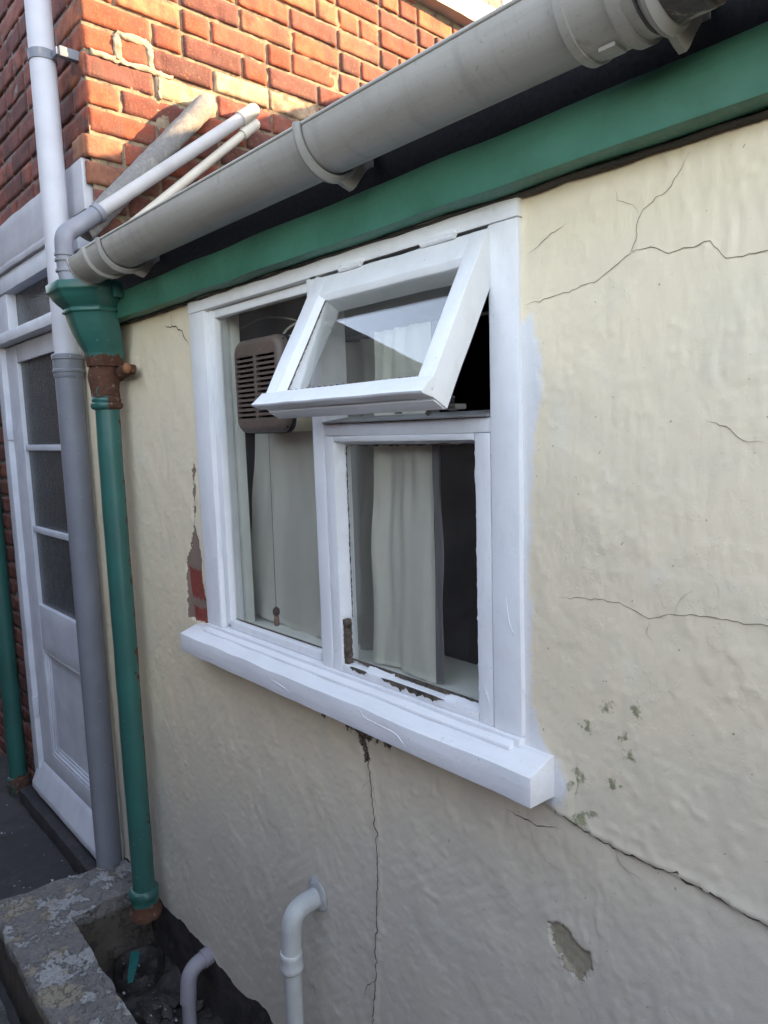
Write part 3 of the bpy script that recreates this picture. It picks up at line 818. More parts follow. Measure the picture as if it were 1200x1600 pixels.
# stiles with a chamfered glazing rebate, rails between them
sprism(bm, [(XL, 0), (XL + 0.036, 0), (GX0, GN), (GX0, TH), (XL, TH)], 'v', 0.0, LEN)
sprism(bm, [(XR, 0), (XR - 0.031, 0), (GX1, GN), (GX1, TH), (XR, TH)], 'v', 0.0, LEN)
sprism(bm, [(0.0, -0.0006), (0.043, -0.0006), (GV0, GN), (GV0, TH + 0.0006), (0.0, TH + 0.0006)], 'x', XL + 0.030, XR - 0.025)
sprism(bm, [(LEN - 0.002, -0.0006), (GV1 + 0.006, -0.0006), (GV1, GN), (GV1, TH + 0.0006), (LEN - 0.002, TH + 0.0006)], 'x', XL + 0.030, XR - 0.025)
fine(bm, 0.04); wobble(bm, 0.0011, 14, 2)
sash = link('top_sash', bm, M['white'], win, 40, label='open top light swung out on its upper edge')
def link_sash(name, bm, mat, smooth=40, label=None):
    o = link(name, bm, mat, None, smooth, label)
    o.parent = sash
    o.matrix_parent_inverse = Matrix.Translation(-win.location)
    # child of a child: cancel the sash's own world offset
    return o
bm = bmesh.new()
sprism(bm, [(LEN - 0.026, 0.0004), (LEN - 0.010, 0.006), (LEN + 0.004, 0.012), (LEN + 0.006, 0.008), (LEN + 0.001, -0.012), (LEN - 0.026, -0.006)], 'x', XL - 0.010, XR + 0.001, 0.001)
fine(bm, 0.04); wobble(bm, 0.0012, 16, 5)
_w1 = ('drip_bar', bm)
bm = bmesh.new()
sprism(bm, [(LEN - 0.0015, -0.019), (LEN + 0.0022, -0.019), (LEN + 0.0022, -0.044), (LEN - 0.0015, -0.044)], 'x', XL + 0.003, XR - 0.003, 0.001)
_w2 = ('lower_lip', bm)
bm = bmesh.new()
sprism(bm, [(GV0 - 0.003, GN), (GV1 + 0.004, GN - 0.0225), (GV1 + 0.004, GN - 0.0255), (GV0 - 0.003, GN - 0.003)], 'x', GX0 - 0.004, GX1 + 0.004, 0)
_w3 = ('sash_pane', bm)
def child_of_sash(name, bm, mat, smooth=40):
    bmesh.ops.recalc_face_normals(bm, faces=bm.faces[:])
    me_ = bpy.data.meshes.new(name); bm.to_mesh(me_); bm.free(); me_.materials.append(mat)
    o_ = bpy.data.objects.new(name, me_); C.objects.link(o_)
    if smooth:
        me_.polygons.foreach_set('use_smooth', [True] * len(me_.polygons))
        me_.set_sharp_from_angle(angle=R(smooth))
    o_.parent = sash
    return o_
child_of_sash('drip_bar', _w1[1], M['white'])
child_of_sash('lower_lip', _w2[1], M['white'])
child_of_sash('pane', _w3[1], M['glass_sash'], 0)
# dark old putty line at the foot and left of its pane
bm = bmesh.new()
for i in range(60):
    t = i / 60; v0 = GV0 + (GV1 - GV0) * t; v1 = GV0 + (GV1 - GV0) * (i + 1) / 60
    w_ = 0.003 + 0.003 * random.random()
    q = [S(GX0 - 0.002, v0, GN + 0.001), S(GX0 + w_, v0, GN + 0.001), S(GX0 + w_ * 0.8, v1, GN + 0.001), S(GX0 - 0.002, v1, GN + 0.001)]
    bm.faces.new([bm.verts.new(p) for p in q])
    if i % 3:
        x0 = GX0 + (GX1 - GX0) * t; x1 = GX0 + (GX1 - GX0) * (i + 1) / 60; w_ = 0.0006 + 0.0012 * random.random()
        q = [S(x0, GV1 + 0.001, GN + 0.001), S(x1, GV1 + 0.001, GN + 0.001), S(x1, GV1 - w_, GN + 0.001), S(x0, GV1 - w_ * 1.2, GN + 0.001)]
        bm.faces.new([bm.verts.new(p) for p in q])
child_of_sash('old_putty', bm, M['old_wood'], 0)
# casement stay bar hanging under the sash to the peg
bm = bmesh.new()
P = [S(-0.70, LEN - 0.014, TH - 0.004), S(-0.715, LEN + 0.004, TH - 0.006), Vector((-0.775, 0.866, 0.046)), Vector((-0.835, 0.862, 0.046)), Vector((-0.845, 0.858, 0.040))]
tube(bm, curve_pts(P, 0.008, 5), 0.0038, 12)
bmv = [v for v in bm.verts]
child_of_sash('casement_stay', bm, M['metal'])
bm = bmesh.new()
box(bm, -0.722, -0.688, 0.775, 0.800, 0.026, 0.034, 0.002)
child_of_sash('stay_bracket', bm, M['metal'])

# ------------------------------------------------------------------ extractor fan in the left light
fan = empty('extractor_fan', (-1.32, 0.84, 0.1), 'brown slatted window extractor fan mounted through the left pane', 'extractor fan')
fx0, fx1, fz0, fz1 = -1.415, -1.226, 0.000, 0.206
fcx, fcz = (fx0 + fx1) / 2, (fz0 + fz1) / 2
def rrect(cx, cz, hw, hh_, r, n=8):
    out = []
    for sx, sz, a0 in ((1, 1, 0), (-1, 1, 90), (-1, -1, 180), (1, -1, 270)):
        for k in range(n + 1):
            t = R(a0 + 90 * k / n)
            out.append((cx + sx * (hw - r) + r * math.cos(t), cz + sz * (hh_ - r) + r * math.sin(t)))
    return out
bm = bmesh.new()
hw, hh2 = (fx1 - fx0) / 2, (fz1 - fz0) / 2
prof = [(0.0, 0.866), (0.0, 0.856), (0.0015, 0.849), (0.006, 0.8435), (0.012, 0.8405), (0.016, 0.840)]
rings = []
for ins, y in prof:
    rings.append([bm.verts.new((p[0], y, p[1])) for p in rrect(fcx, fcz, hw - ins, hh2 - ins, 0.032 - ins * 0.8)])
n = len(rings[0])
for ra, rb in zip(rings, rings[1:]):
    for k in range(n): bm.faces.new([ra[k], ra[(k + 1) % n], rb[(k + 1) % n], rb[k]])
# front plate with two columns of slots
inner = rings[-1]
sx = [(-1.399, -1.327), (-1.317, -1.245)]
rows = 13
zt, zb = 0.170, 0.030
pitch = (zt - zb) / rows
# border between the rounded outline and the slot block, built as bars
def fbar(x0, x1, z0, z1, y0=0.8402, y1=0.852): box(bm, x0, x1, y0, y1, z0, z1, 0.0006, 1)
rim = rrect(fcx, fcz, hw - 0.016, hh2 - 0.016, 0.0195)
lo = [(-1.399, 0.030), (-1.245, 0.170)]
blk = [bm.verts.new((x, 0.840, z)) for x, z in ((-1.245, 0.170), (-1.399, 0.170), (-1.399, 0.030), (-1.245, 0.030))]
per = 9
for q in range(4):
    seg = inner[q * per:(q + 1) * per]
    for k in range(per - 1): bm.faces.new([seg[k], seg[k + 1], blk[q]])
    bm.faces.new([seg[-1], inner[((q + 1) * per) % n], blk[(q + 1) % 4], blk[q]])
link('grille_cover', bm, M['fan_brown'], fan, 30)
bm = bmesh.new()
for i in range(rows + 1):
    z = zb + pitch * i
    P4 = [(0.8402, z - 0.0028), (0.8402, z + 0.0022), (0.8535, z + 0.0055), (0.8535, z + 0.0010)]
    prism(bm, P4, 'x', -1.3995, -1.2445)
link('louvre_slats', bm, M['fan_brown'], fan, 30)
bm = bmesh.new(); fbar(-1.327, -1.317, 0.028, 0.172, 0.8396); fbar(-1.401, -1.3985, 0.028, 0.172, 0.8404); fbar(-1.2455, -1.243, 0.028, 0.172, 0.8404)
link('centre_bar', bm, M['fan_brown'], fan, 30)
bm = bmesh.new(); box(bm, -1.41, -1.232, 0.8555, 0.8585, 0.01, 0.196); link('grille_back', bm, M['black'], fan)
def rblock(name, hw_, hh_, y0, y1, r, mat, cx=fcx, par=None):
    bm = bmesh.new()
    A = [bm.verts.new((p[0], y0, p[1])) for p in rrect(cx, fcz, hw_, hh_, r)]
    B = [bm.verts.new((p[0], y1, p[1])) for p in rrect(cx, fcz, hw_, hh_, r)]
    bm.faces.new(A); bm.faces.new(B[::-1])
    for k in range(len(A)): bm.faces.new([A[k], A[(k + 1) % len(A)], B[(k + 1) % len(A)], B[k]])
    return link(name, bm, mat, fan, 40)
rblock('gasket', hw + 0.001, hh2 + 0.001, 0.8665, 0.8755, 0.03, M['black'])
rblock('fan_casing', hw + 0.002, hh2 - 0.001, 0.876, 0.944, 0.028, M['fan_beige'])
cord = empty('pull_cord', (-1.355, 0.886, -0.10), 'thin pull cord with a brown wooden bobble hanging below the fan', 'pull cord')
bm = bmesh.new(); tube(bm, [(-1.350, 0.886, 0.0), (-1.353, 0.886, -0.2), (-1.356, 0.886, -0.408)], 0.0009, 8); link('string', bm, M['string'], cord, 180)
bm = bmesh.new(); lathe(bm, [(0.002, -0.404), (0.0075, -0.409), (0.0085, -0.416), (0.007, -0.423), (0.003, -0.426)], -1.356, 0.886, 18); link('bobble', bm, M['bobble_dark'], cord, 180)
bm = bmesh.new(); lathe(bm, [(0.0055, -0.4262), (0.0062, -0.432), (0.0066, -0.446), (0.005, -0.449)], -1.356, 0.886, 18); link('tassel', bm, M['bobble_wood'], cord, 180)
bm = bmesh.new()
tube(bm, curve_pts([(-1.62, 0.99, 0.27), (-1.50, 0.985, 0.285), (-1.36, 0.97, 0.262), (-1.26, 0.96, 0.225), (-1.22, 0.96, 0.19)], 0.08, 8), 0.0022, 8)
tube(bm, curve_pts([(-1.36, 0.93, 0.20), (-1.34, 0.94, 0.232), (-1.28, 0.95, 0.250), (-1.20, 0.96, 0.252)], 0.05, 8), 0.0028, 8)
tag(link('power_cable', bm, paint('white_cable', (0.5, 0.48, 0.42), (0.4, 0.38, 0.33), 0.5), None, 180), 'pale electric cable looping above the fan behind the glass', 'cable')

# ------------------------------------------------------------------ curtains
def curtain(name, top, bot, z0, z1, y, mat, label, group=None, folds=7, amp=0.018, nxs=90, nzs=40, seed=0):
    bm = bmesh.new(); grid = []
    for i in range(nxs + 1):
        u = i / nxs; col = []
        for j in range(nzs + 1):
            t = j / nzs
            z = z0 + (z1 - z0) * t
            xa = bot[0] + (top[0] - bot[0]) * t ** 0.85; xb = bot[1] + (top[1] - bot[1]) * t
            x = xa + (xb - xa) * u
            ph = u * folds * 2 * math.pi + 0.8 * mnoise.noise(Vector((u * 3, t * 1.5, seed)))
            yy = y + amp * (0.6 + 0.6 * (mnoise.noise(Vector((u * 4, seed, 2.0))) + 0.5)) * math.sin(ph) + 0.01 * mnoise.noise(Vector((u * 6, t * 4, seed + 5)))
            zz = z + (0.006 * math.sin(ph * 0.5) if j == 0 else 0)
            col.append(bm.verts.new((x, yy, zz)))
        grid.append(col)
    for i in range(nxs):
        for j in range(nzs):
            bm.faces.new([grid[i][j], grid[i + 1][j], grid[i + 1][j + 1], grid[i][j + 1]])
    ret = bmesh.ops.solidify(bm, geom=bm.faces[:], thickness=0.0012)
    return bm
t = empty('curtain', (-1.4, 0.98, -0.48), 'cream curtain drawn aside behind the left pane, under the fan', 'curtain', 'cream curtains behind the window')
link('curtain_cloth', curtain('c', (-1.492, -1.22), (-1.612, -1.235), -0.478, 0.185, 0.956, None, '', folds=2.3, amp=0.006, seed=1), M['curtain'], t, 180)
t2 = empty('curtain', (-1.0, 0.98, -0.48), 'cream curtain with a grey edge hanging behind the lower right pane', 'curtain', 'cream curtains behind the window')
link('curtain_cloth', curtain('c', (-1.020, -0.869), (-1.055, -0.877), -0.478, 0.185, 0.918, None, '', folds=1.05, amp=0.005, seed=2), M['curtain'], t2, 180)
link('curtain_edge', curtain('c', (-0.8688, -0.853), (-0.8768, -0.857), -0.478, 0.185, 0.919, None, '', folds=0.5, amp=0.003, nxs=8, seed=3), M['lining'], t2, 180)
t3 = empty('net_curtain', (-1.15, 1.0, -0.48), 'greyish folded net hanging behind the mullion beside the cream curtain', 'net curtain')
link('net_cloth', curtain('c', (-1.22, -1.00), (-1.24, -1.04), -0.478, 0.185, 0.975, None, '', folds=3.4, amp=0.012, seed=4), M['net'], t3, 180)
bm = bmesh.new(); tube(bm, [(-1.70, 0.96, 0.19), (-0.62, 0.96, 0.19)], 0.003, 10)
tag(link('curtain_wire', bm, M['metal'], None, 180), 'thin wire the curtains hang from inside the window', 'curtain wire')

# ------------------------------------------------------------------ the room behind
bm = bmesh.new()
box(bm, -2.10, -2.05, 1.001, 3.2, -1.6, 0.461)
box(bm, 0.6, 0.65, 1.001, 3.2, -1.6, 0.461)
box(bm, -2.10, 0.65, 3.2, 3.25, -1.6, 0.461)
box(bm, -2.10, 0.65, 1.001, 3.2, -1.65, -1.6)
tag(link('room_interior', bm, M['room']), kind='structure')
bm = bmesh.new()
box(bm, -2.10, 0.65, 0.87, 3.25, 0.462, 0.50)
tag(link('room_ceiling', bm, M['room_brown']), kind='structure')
bm = bmesh.new()
box(bm, -1.545, -1.522, 0.9065, 0.930, -0.48, 0.30, 0.002)
box(bm, -0.66, -0.64, 0.9065, 1.0, -0.48, 0.30, 0.002)
link('inner_reveal', bm, M['reveal'], win, 40)
bm = bmesh.new(); box(bm, -1.62, -0.60, 0.9065, 1.06, -0.505, -0.481, 0.003)
link('window_board', bm, M['reveal'], win, 40)
bm = bmesh.new(); box(bm, -1.6, -0.63, 0.9065, 1.0, 0.30, 0.344, 0.002)
link('inner_head', bm, M['room_brown'], win, 40)

# ------------------------------------------------------------------ fascia and gutter
bm = bmesh.new()
box(bm, -2.10, 3.0, 0.800, 0.846, 0.3235, 0.392, 0.004)
fine(bm, 0.06); wobble(bm, 0.003, 7, 3)
fas = tag(link('fascia_board', bm, M['green_fascia'], None, 40), 'long green painted timber fascia board above the window', 'fascia')
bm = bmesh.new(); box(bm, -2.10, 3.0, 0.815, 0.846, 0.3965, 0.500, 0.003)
link('shade_board', bm, M['black'], fas, 40, 'recessed board above the green face, black for the shade behind the gutter')  # black paint stands in for the deep shade under the gutter
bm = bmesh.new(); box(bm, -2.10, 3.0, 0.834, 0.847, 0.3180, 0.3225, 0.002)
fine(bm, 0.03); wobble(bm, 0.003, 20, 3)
link('fascia_under_shade', bm, M['gap'], fas, 40)  # dark strip painted in for the shade below the fascia

GYc, GZc, GR = 0.717, 0.452, 0.056
def gz(x): return GZc - 0.004 * (x + 1.0)
def gutter_piece(bm, x0, x1, r, th=0.003, n=36, lip=0.004, st=0.12, a0=180, a1=360):
    k = max(1, int(abs(x1 - x0) / st)); prev = None
    for i in range(k + 1):
        x = x0 + (x1 - x0) * i / k
        pts = []
        for j in range(n + 1):
            t = R(a0 + (a1 - a0) * j / n); pts.append((r * math.cos(t), r * math.sin(t)))
        for j in range(n, -1, -1):
            t = R(a0 + (a1 - a0) * j / n); pts.append(((r - th) * math.cos(t), (r - th) * math.sin(t)))
        ring = [bm.verts.new((x, GYc + p[0], gz(x) + p[1])) for p in pts]
        if prev:
            for q in range(len(ring)): bm.faces.new([prev[q], prev[(q + 1) % len(ring)], ring[(q + 1) % len(ring)], ring[q]])
        else: bm.faces.new(ring)
        prev = ring
    bm.faces.new(prev[::-1])
gut = empty('half_round_gutter', (-1.2, GYc, 0.40), 'grey plastic half round gutter running along the green fascia', 'gutter')
bm = bmesh.new()
gutter_piece(bm, -1.77, -0.40, GR)
for x0, x1 in ((-1.77, -0.40),):
    tube(bm, [(x0, GYc - GR + 0.001, gz(x0) + 0.001), (x1, GYc - GR + 0.001, gz(x1) + 0.001)], 0.0032, 10)
link('trough', bm, M['grey_pvc'], gut, 40)
bm = bmesh.new()
gutter_piece(bm, -1.885, -1.765, GR - 0.001, 0.003)
gutter_piece(bm, -1.790, -1.760, GR + 0.0045, 0.006, st=0.01)
gutter_piece(bm, -1.768, -1.757, GR + 0.0085, 0.009, st=0.01)
gutter_piece(bm, -1.889, -1.885, GR + 0.001, 0.05, st=0.01)
tube(bm, curve_pts([(-1.855, GYc, 0.436), (-1.893, GYc + 0.006, 0.437), (-1.940, GYc + 0.014, 0.424), (-1.955, GYc + 0.018, 0.39)], 0.02, 5), 0.021, 24)
link('outlet', bm, M['grey_pvc'], gut, 40)
# union with its clip and the older iron length beyond it
bm = bmesh.new()
gutter_piece(bm, -0.435, -0.365, GR + 0.006, 0.006)
gutter_piece(bm, -0.442, -0.432, GR + 0.009, 0.009)
gutter_piece(bm, -0.388, -0.376, GR + 0.011, 0.010)
box(bm, -0.418, -0.398, GYc - 0.012, GYc + 0.012, gz(-0.43) - GR - 0.0095, gz(-0.43) - GR - 0.003, 0.002)
link('union_bracket', bm, M['grey_pvc'], gut, 40)
def gbracket(x, r=GR + 0.0035):
    bm = bmesh.new(); za = gz(x)
    n = 44; ring = []
    # strap under the trough whose outer rib deepens into a pointed heel at the back
    for j in range(n + 1):
        t = R(178 + (318 - 178) * j / n)
        k = j / n
        deep = 0.004 + 0.004 * math.sin(math.pi * k)
        ww = 0.0085
        ring.append([bm.verts.new((x + sx_ * ww, GYc + rr * math.cos(t), za + rr * math.sin(t))) for sx_, rr in ((-1, r), (1, r), (1, r + 0.003), (0.25, r + 0.003 + deep), (-0.25, r + 0.003 + deep), (-1, r + 0.003))])
    for A, B in zip(ring, ring[1:]):
        for q in range(6): bm.faces.new([A[q], A[(q + 1) % 6], B[(q + 1) % 6], B[q]])
    bm.faces.new(ring[0]); bm.faces.new(ring[-1][::-1])
    P = []
    for j in range(13):
        t = R(258 + (338 - 258) * j / 12); P.append((GYc + r * math.cos(t), za + r * math.sin(t)))
    P += [(0.7985, za - 0.018), (0.7985, za - 0.028), (0.779, za - 0.050), (0.766, za - 0.067), (0.7585, za - 0.074), (0.745, za - 0.0705), (0.727, za - 0.0640)]
    prism(bm, P, 'x', x - 0.004, x + 0.004)
    box(bm, x - 0.011, x + 0.011, 0.7945, 0.7992, za - 0.032, za + 0.03, 0.001)
    return link('fascia_bracket', bm, M['bracket'], gut, 40)
for bx in (-0.885, -1.665, -0.352): gbracket(bx)
old = empty('iron_gutter', (0.5, GYc, 0.39), 'dark mottled old iron gutter beyond the grey gutter joint', 'gutter')
bm = bmesh.new()
gutter_piece(bm, -0.37, 2.6, GR - 0.002, 0.005, st=0.03)
gutter_piece(bm, -0.362, -0.31, GR + 0.004, 0.006, st=0.01)
fine(bm, 0.03) if False else None
wobble(bm, 0.004, 60, 2)
link('iron_trough', bm, M['iron'], old, 60)

# ------------------------------------------------------------------ hopper head and green downpipe
PX, PY = -2.020, 0.785
dp = empty('green_downpipe', (PX, PY, -1.46), 'green cast iron downpipe with a hopper head and rusty collar', 'downpipe')
HXc = -2.015
def hop_ring(z, hw_, yf, ch, yb=0.799):
    return [(HXc - hw_, yb, z), (HXc - hw_, yf + ch, z), (HXc - hw_ + ch, yf, z), (HXc + hw_ - ch, yf, z), (HXc + hw_, yf + ch, z), (HXc + hw_, yb, z)]
bm = bmesh.new()
prof = [(0.37, 0.085, 0.690, 0.055, 0.790), (0.412, 0.113, 0.669, 0.068, 0.792), (0.4175, 0.114, 0.668, 0.068), (0.4175, 0.122, 0.660, 0.073), (0.396, 0.122, 0.660, 0.073),
        (0.390, 0.116, 0.666, 0.070), (0.378, 0.109, 0.672, 0.066), (0.365, 0.098, 0.683, 0.060), (0.355, 0.087, 0.694, 0.054), (0.3525, 0.0855, 0.696, 0.053), (0.3515, 0.0895, 0.692, 0.055), (0.3425, 0.0895, 0.692, 0.055), (0.340, 0.083, 0.699, 0.051),
        (0.315, 0.078, 0.705, 0.048, 0.805), (0.290, 0.070, 0.713, 0.043, 0.812), (0.268, 0.060, 0.722, 0.037, 0.818), (0.250, 0.050, 0.731, 0.031, 0.824), (0.236, 0.044, 0.737, 0.027, 0.826), (0.20, 0.040, 0.742, 0.024, 0.826)]
rg = [[bm.verts.new(p) for p in hop_ring(*q)] for q in prof]
for A, B in zip(rg, rg[1:]):
    for k in range(6): bm.faces.new([A[k], A[(k + 1) % 6], B[(k + 1) % 6], B[k]])
bm.faces.new(rg[0]); bm.faces.new(rg[-1][::-1])
bmesh.ops.bevel(bm, geom=[e for e in bm.edges], offset=0.0016, segments=2, profile=0.5, affect='EDGES')
# lug on the side of the hopper
box(bm, HXc + 0.120, HXc + 0.134, 0.775, 0.799, 0.372, 0.408, 0.003)
ho = link('hopper_head', bm, M['green_pipe'], dp, 40)
def add_rust(o, fn):
    me_ = o.data; at = me_.attributes.new('rust', 'FLOAT', 'POINT')
    at.data.foreach_set('value', [fn(v.co) for v in me_.vertices])
add_rust(ho, lambda c: max(0.0, min(1.0, (0.262 - c.z) / 0.055 + (-0.1 if c.x > PX else 0))))
bm = bmesh.new()
rr = 0.0335
zz = [0.21 - i * 0.02 for i in range(82)]
tube(bm, [(PX + 0.001 * math.sin(i * 0.2), PY, z) for i, z in enumerate(zz)], rr, 40)
wobble(bm, 0.0012, 9, 3)
pp = link('pipe', bm, M['green_pipe'], dp, 40)
def side_rust(c):
    a_ = (c.x - PX) * 0.55 + (c.y - PY) * 0.83      # towards the wall on the right
    r_ = (a_ / rr - 0.55) * 0.75 + 0.10
    if c.z > 0.115: r_ = 1.0
    if c.z < -1.38: r_ = max(r_, (-1.38 - c.z) * 9)
    return max(0.0, min(1.0, r_))
add_rust(pp, side_rust)
bm = bmesh.new()
lathe(bm, [(0.036, 0.115), (0.039, 0.112), (0.040, 0.106), (0.0375, 0.101), (0.0435, 0.097), (0.0445, 0.090), (0.0415, 0.084), (0.0345, 0.080)], PX, PY, 40)
wobble(bm, 0.0015, 40, 1)
o = link('collar', bm, M['green_pipe'], dp, 40); add_rust(o, lambda c: 0.1 if (c.x - PX) * 0.55 + (c.y - PY) * 0.83 < 0.012 else 0.9)
bm = bmesh.new()
lathe(bm, [(0.036, 0.212), (0.039, 0.208), (0.041, 0.19), (0.0425, 0.172), (0.040, 0.150), (0.039, 0.135), (0.037, 0.1152)], PX, PY, 40)
fine(bm, 0.012); wobble(bm, 0.005, 45, 8)
o = link('rusty_socket', bm, M['green_pipe'], dp, 60, 'flaking rusty brown socket under the hopper'); add_rust(o, lambda c: 0.70)
bm = bmesh.new()
tube(bm, [(PX + 0.01, 0.822, 0.180), (PX + 0.06, 0.820, 0.184), (PX + 0.105, 0.818, 0.186), (PX + 0.122, 0.818, 0.186)], [0.020, 0.016, 0.015, 0.010], 20)
fine(bm, 0.012); wobble(bm, 0.004, 50, 6)
o = link('fixing_ear', bm, M['green_pipe'], dp, 40); add_rust(o, lambda c: 0.85)
bm = bmesh.new()
lathe(bm, [(0.004, 0.7945), (0.012, 0.797), (0.015, 0.804), (0.012, 0.811)], 0, 0, 18)
for v in bm.verts: v.co = Vector((PX + 0.112 + v.co.x, v.co.z - 0.0, 0.188 + v.co.y))
o = link('bolt', bm, paint('orange_rust', (0.26, 0.115, 0.05), (0.16, 0.06, 0.03), 0.8), dp, 60, label='orange rusty bolt beside the collar')
bm = bmesh.new()
lathe(bm, [(0.036, -1.385), (0.043, -1.39), (0.045, -1.41), (0.042, -1.415), (0.043, -1.455), (0.048, -1.46), (0.048, -1.475), (0.040, -1.478)], PX, PY, 36)
fine(bm, 0.015); wobble(bm, 0.004, 40, 2)
o = link('shoe', bm, M['green_pipe'], dp, 50, 'rusty dark red socket at the foot of the green pipe'); add_rust(o, lambda c: 0.2 if c.z > -1.43 else 0.75)

# ------------------------------------------------------------------ grey stack pipe beside the door
SX, SY = -2.350, 0.800
st_ = empty('stack_pipe', (SX, SY, -1.66), 'tall round waste stack, pale above its collar and grey below', 'pipe')
bm = bmesh.new(); lathe(bm, [(0.0375, 6.0), (0.0375, 2.0), (0.0375, 1.0), (0.0375, 0.26)], SX, SY, 48)
link('upper_pipe', bm, M['stack_white'], st_, 40, 'pale painted upper length')
bm = bmesh.new(); lathe(bm, [(0.0415, 0.20), (0.0415, -0.5), (0.0415, -1.2), (0.0415, -1.67)], SX, SY, 48)
link('lower_pipe', bm, M['stack_grey'], st_, 40, 'grey lower length')
bm = bmesh.new(); lathe(bm, [(0.038, 0.268), (0.0445, 0.268), (0.0475, 0.264), (0.0475, 0.252), (0.0445, 0.249), (0.0445, 0.222), (0.047, 0.219), (0.047, 0.212), (0.0445, 0.209), (0.0445, 0.199), (0.0425, 0.194), (0.0415, 0.1935)], SX, SY, 48)
link('collar', bm, M['stack_grey'], st_, 30)
bm = bmesh.new(); lathe(bm, [(0.038, 1.165), (0.0405, 1.165), (0.0405, 1.137), (0.038, 1.137)], SX, SY, 40)
box(bm, SX + 0.030, SX + 0.075, 0.815, 0.824, 1.140, 1.162, 0.002)
box(bm, SX + 0.058, SX + 0.080, 0.824, 0.884, 1.137, 1.166, 0.003)
link('pipe_clip', bm, M['stack_grey'], st_, 40)

# ------------------------------------------------------------------ pipes crossing the brick corner
def dirp(x, y0, z0, y1, z1): return Vector((0, y1 - y0, z1 - z0)).normalized()
PA = empty('waste_pipe', (-2.12, 0.80, 0.62), 'white waste pipe dropping to a grey elbow over the hopper', 'pipe')
xA = -2.150
bm = bmesh.new()
tube(bm, [(xA, 0.815, 0.632), (xA, 1.395, 1.082)], 0.0200, 28)
link('pipe', bm, M['pipe_white'], PA, 40)
bm = bmesh.new()
tube(bm, [(xA, 1.360, 1.055), (xA, 1.372, 1.064)], 0.0235, 28)
P = curve_pts([(xA, 1.372, 1.064), (xA, 1.425, 1.105), (xA - 0.10, 1.425, 1.105)], 0.03, 8)
tube(bm, P, 0.0232, 28)
link('top_elbow', bm, M['pipe_cream'], PA, 40)
bm = bmesh.new()
ex = -2.105
P = curve_pts([(xA, 0.862, 0.668), (xA, 0.79, 0.613), (ex + 0.01, 0.728, 0.567), (ex + 0.012, 0.728, 0.50)], 0.055, 8)
tube(bm, P, 0.0245, 28)
tube(bm, [(xA, 0.862, 0.668), (xA, 0.848, 0.657)], 0.0275, 28)
link('elbow', bm, M['elbow_grey'], PA, 40)
bm = bmesh.new()
P = curve_pts([(ex + 0.012, 0.728, 0.515), (ex + 0.012, 0.728, 0.46), (ex + 0.035, 0.740, 0.40), (ex + 0.05, 0.748, 0.37)], 0.03, 6)
tube(bm, P, 0.0232, 28)
for z_ in (0.512, 0.497, 0.468): lathe(bm, [(0.0245, z_ + 0.005), (0.0272, z_ + 0.004), (0.0272, z_ - 0.002), (0.0245, z_ - 0.003)], ex + 0.012, 0.728, 28)
link('spout', bm, M['elbow_grey'], PA, 40)
PB = empty('overflow_pipe', (-2.15, 1.2, 0.85), 'thinner cream overflow pipe between the waste pipe and the gutter', 'pipe')
xB = -2.155
bm = bmesh.new(); tube(bm, [(xB, 0.94, 0.632), (xB, 1.400, 1.036)], 0.0145, 24); link('pipe', bm, M['pipe_cream'], PB, 40)
bm = bmesh.new(); tube(bm, [(xB, 1.368, 1.008), (xB, 1.380, 1.0185)], 0.0185, 24)
tube(bm, curve_pts([(xB, 1.380, 1.0185), (xB, 1.432, 1.063), (xB - 0.1, 1.432, 1.063)], 0.025, 8), 0.0178, 24); link('top_elbow', bm, M['pipe_cream'], PB, 40)
bm = bmesh.new()
P = curve_pts([(-2.19, 0.82, 0.610), (-2.185, 1.240, 1.070), (-2.195, 1.262, 1.090), (-2.30, 1.28, 1.10)], 0.03, 8)
tube(bm, P, [0.034] * (len(P) - 10) + [0.034, 0.034, 0.034, 0.034, 0.033, 0.032, 0.031, 0.031, 0.031, 0.031], 30)
fine(bm, 0.03); wobble(bm, 0.003, 40, 3)
tag(link('lagged_pipe', bm, M['lag'], None, 60), 'fat grey foam lagged pipe slanting up the sunlit brick', 'pipe')

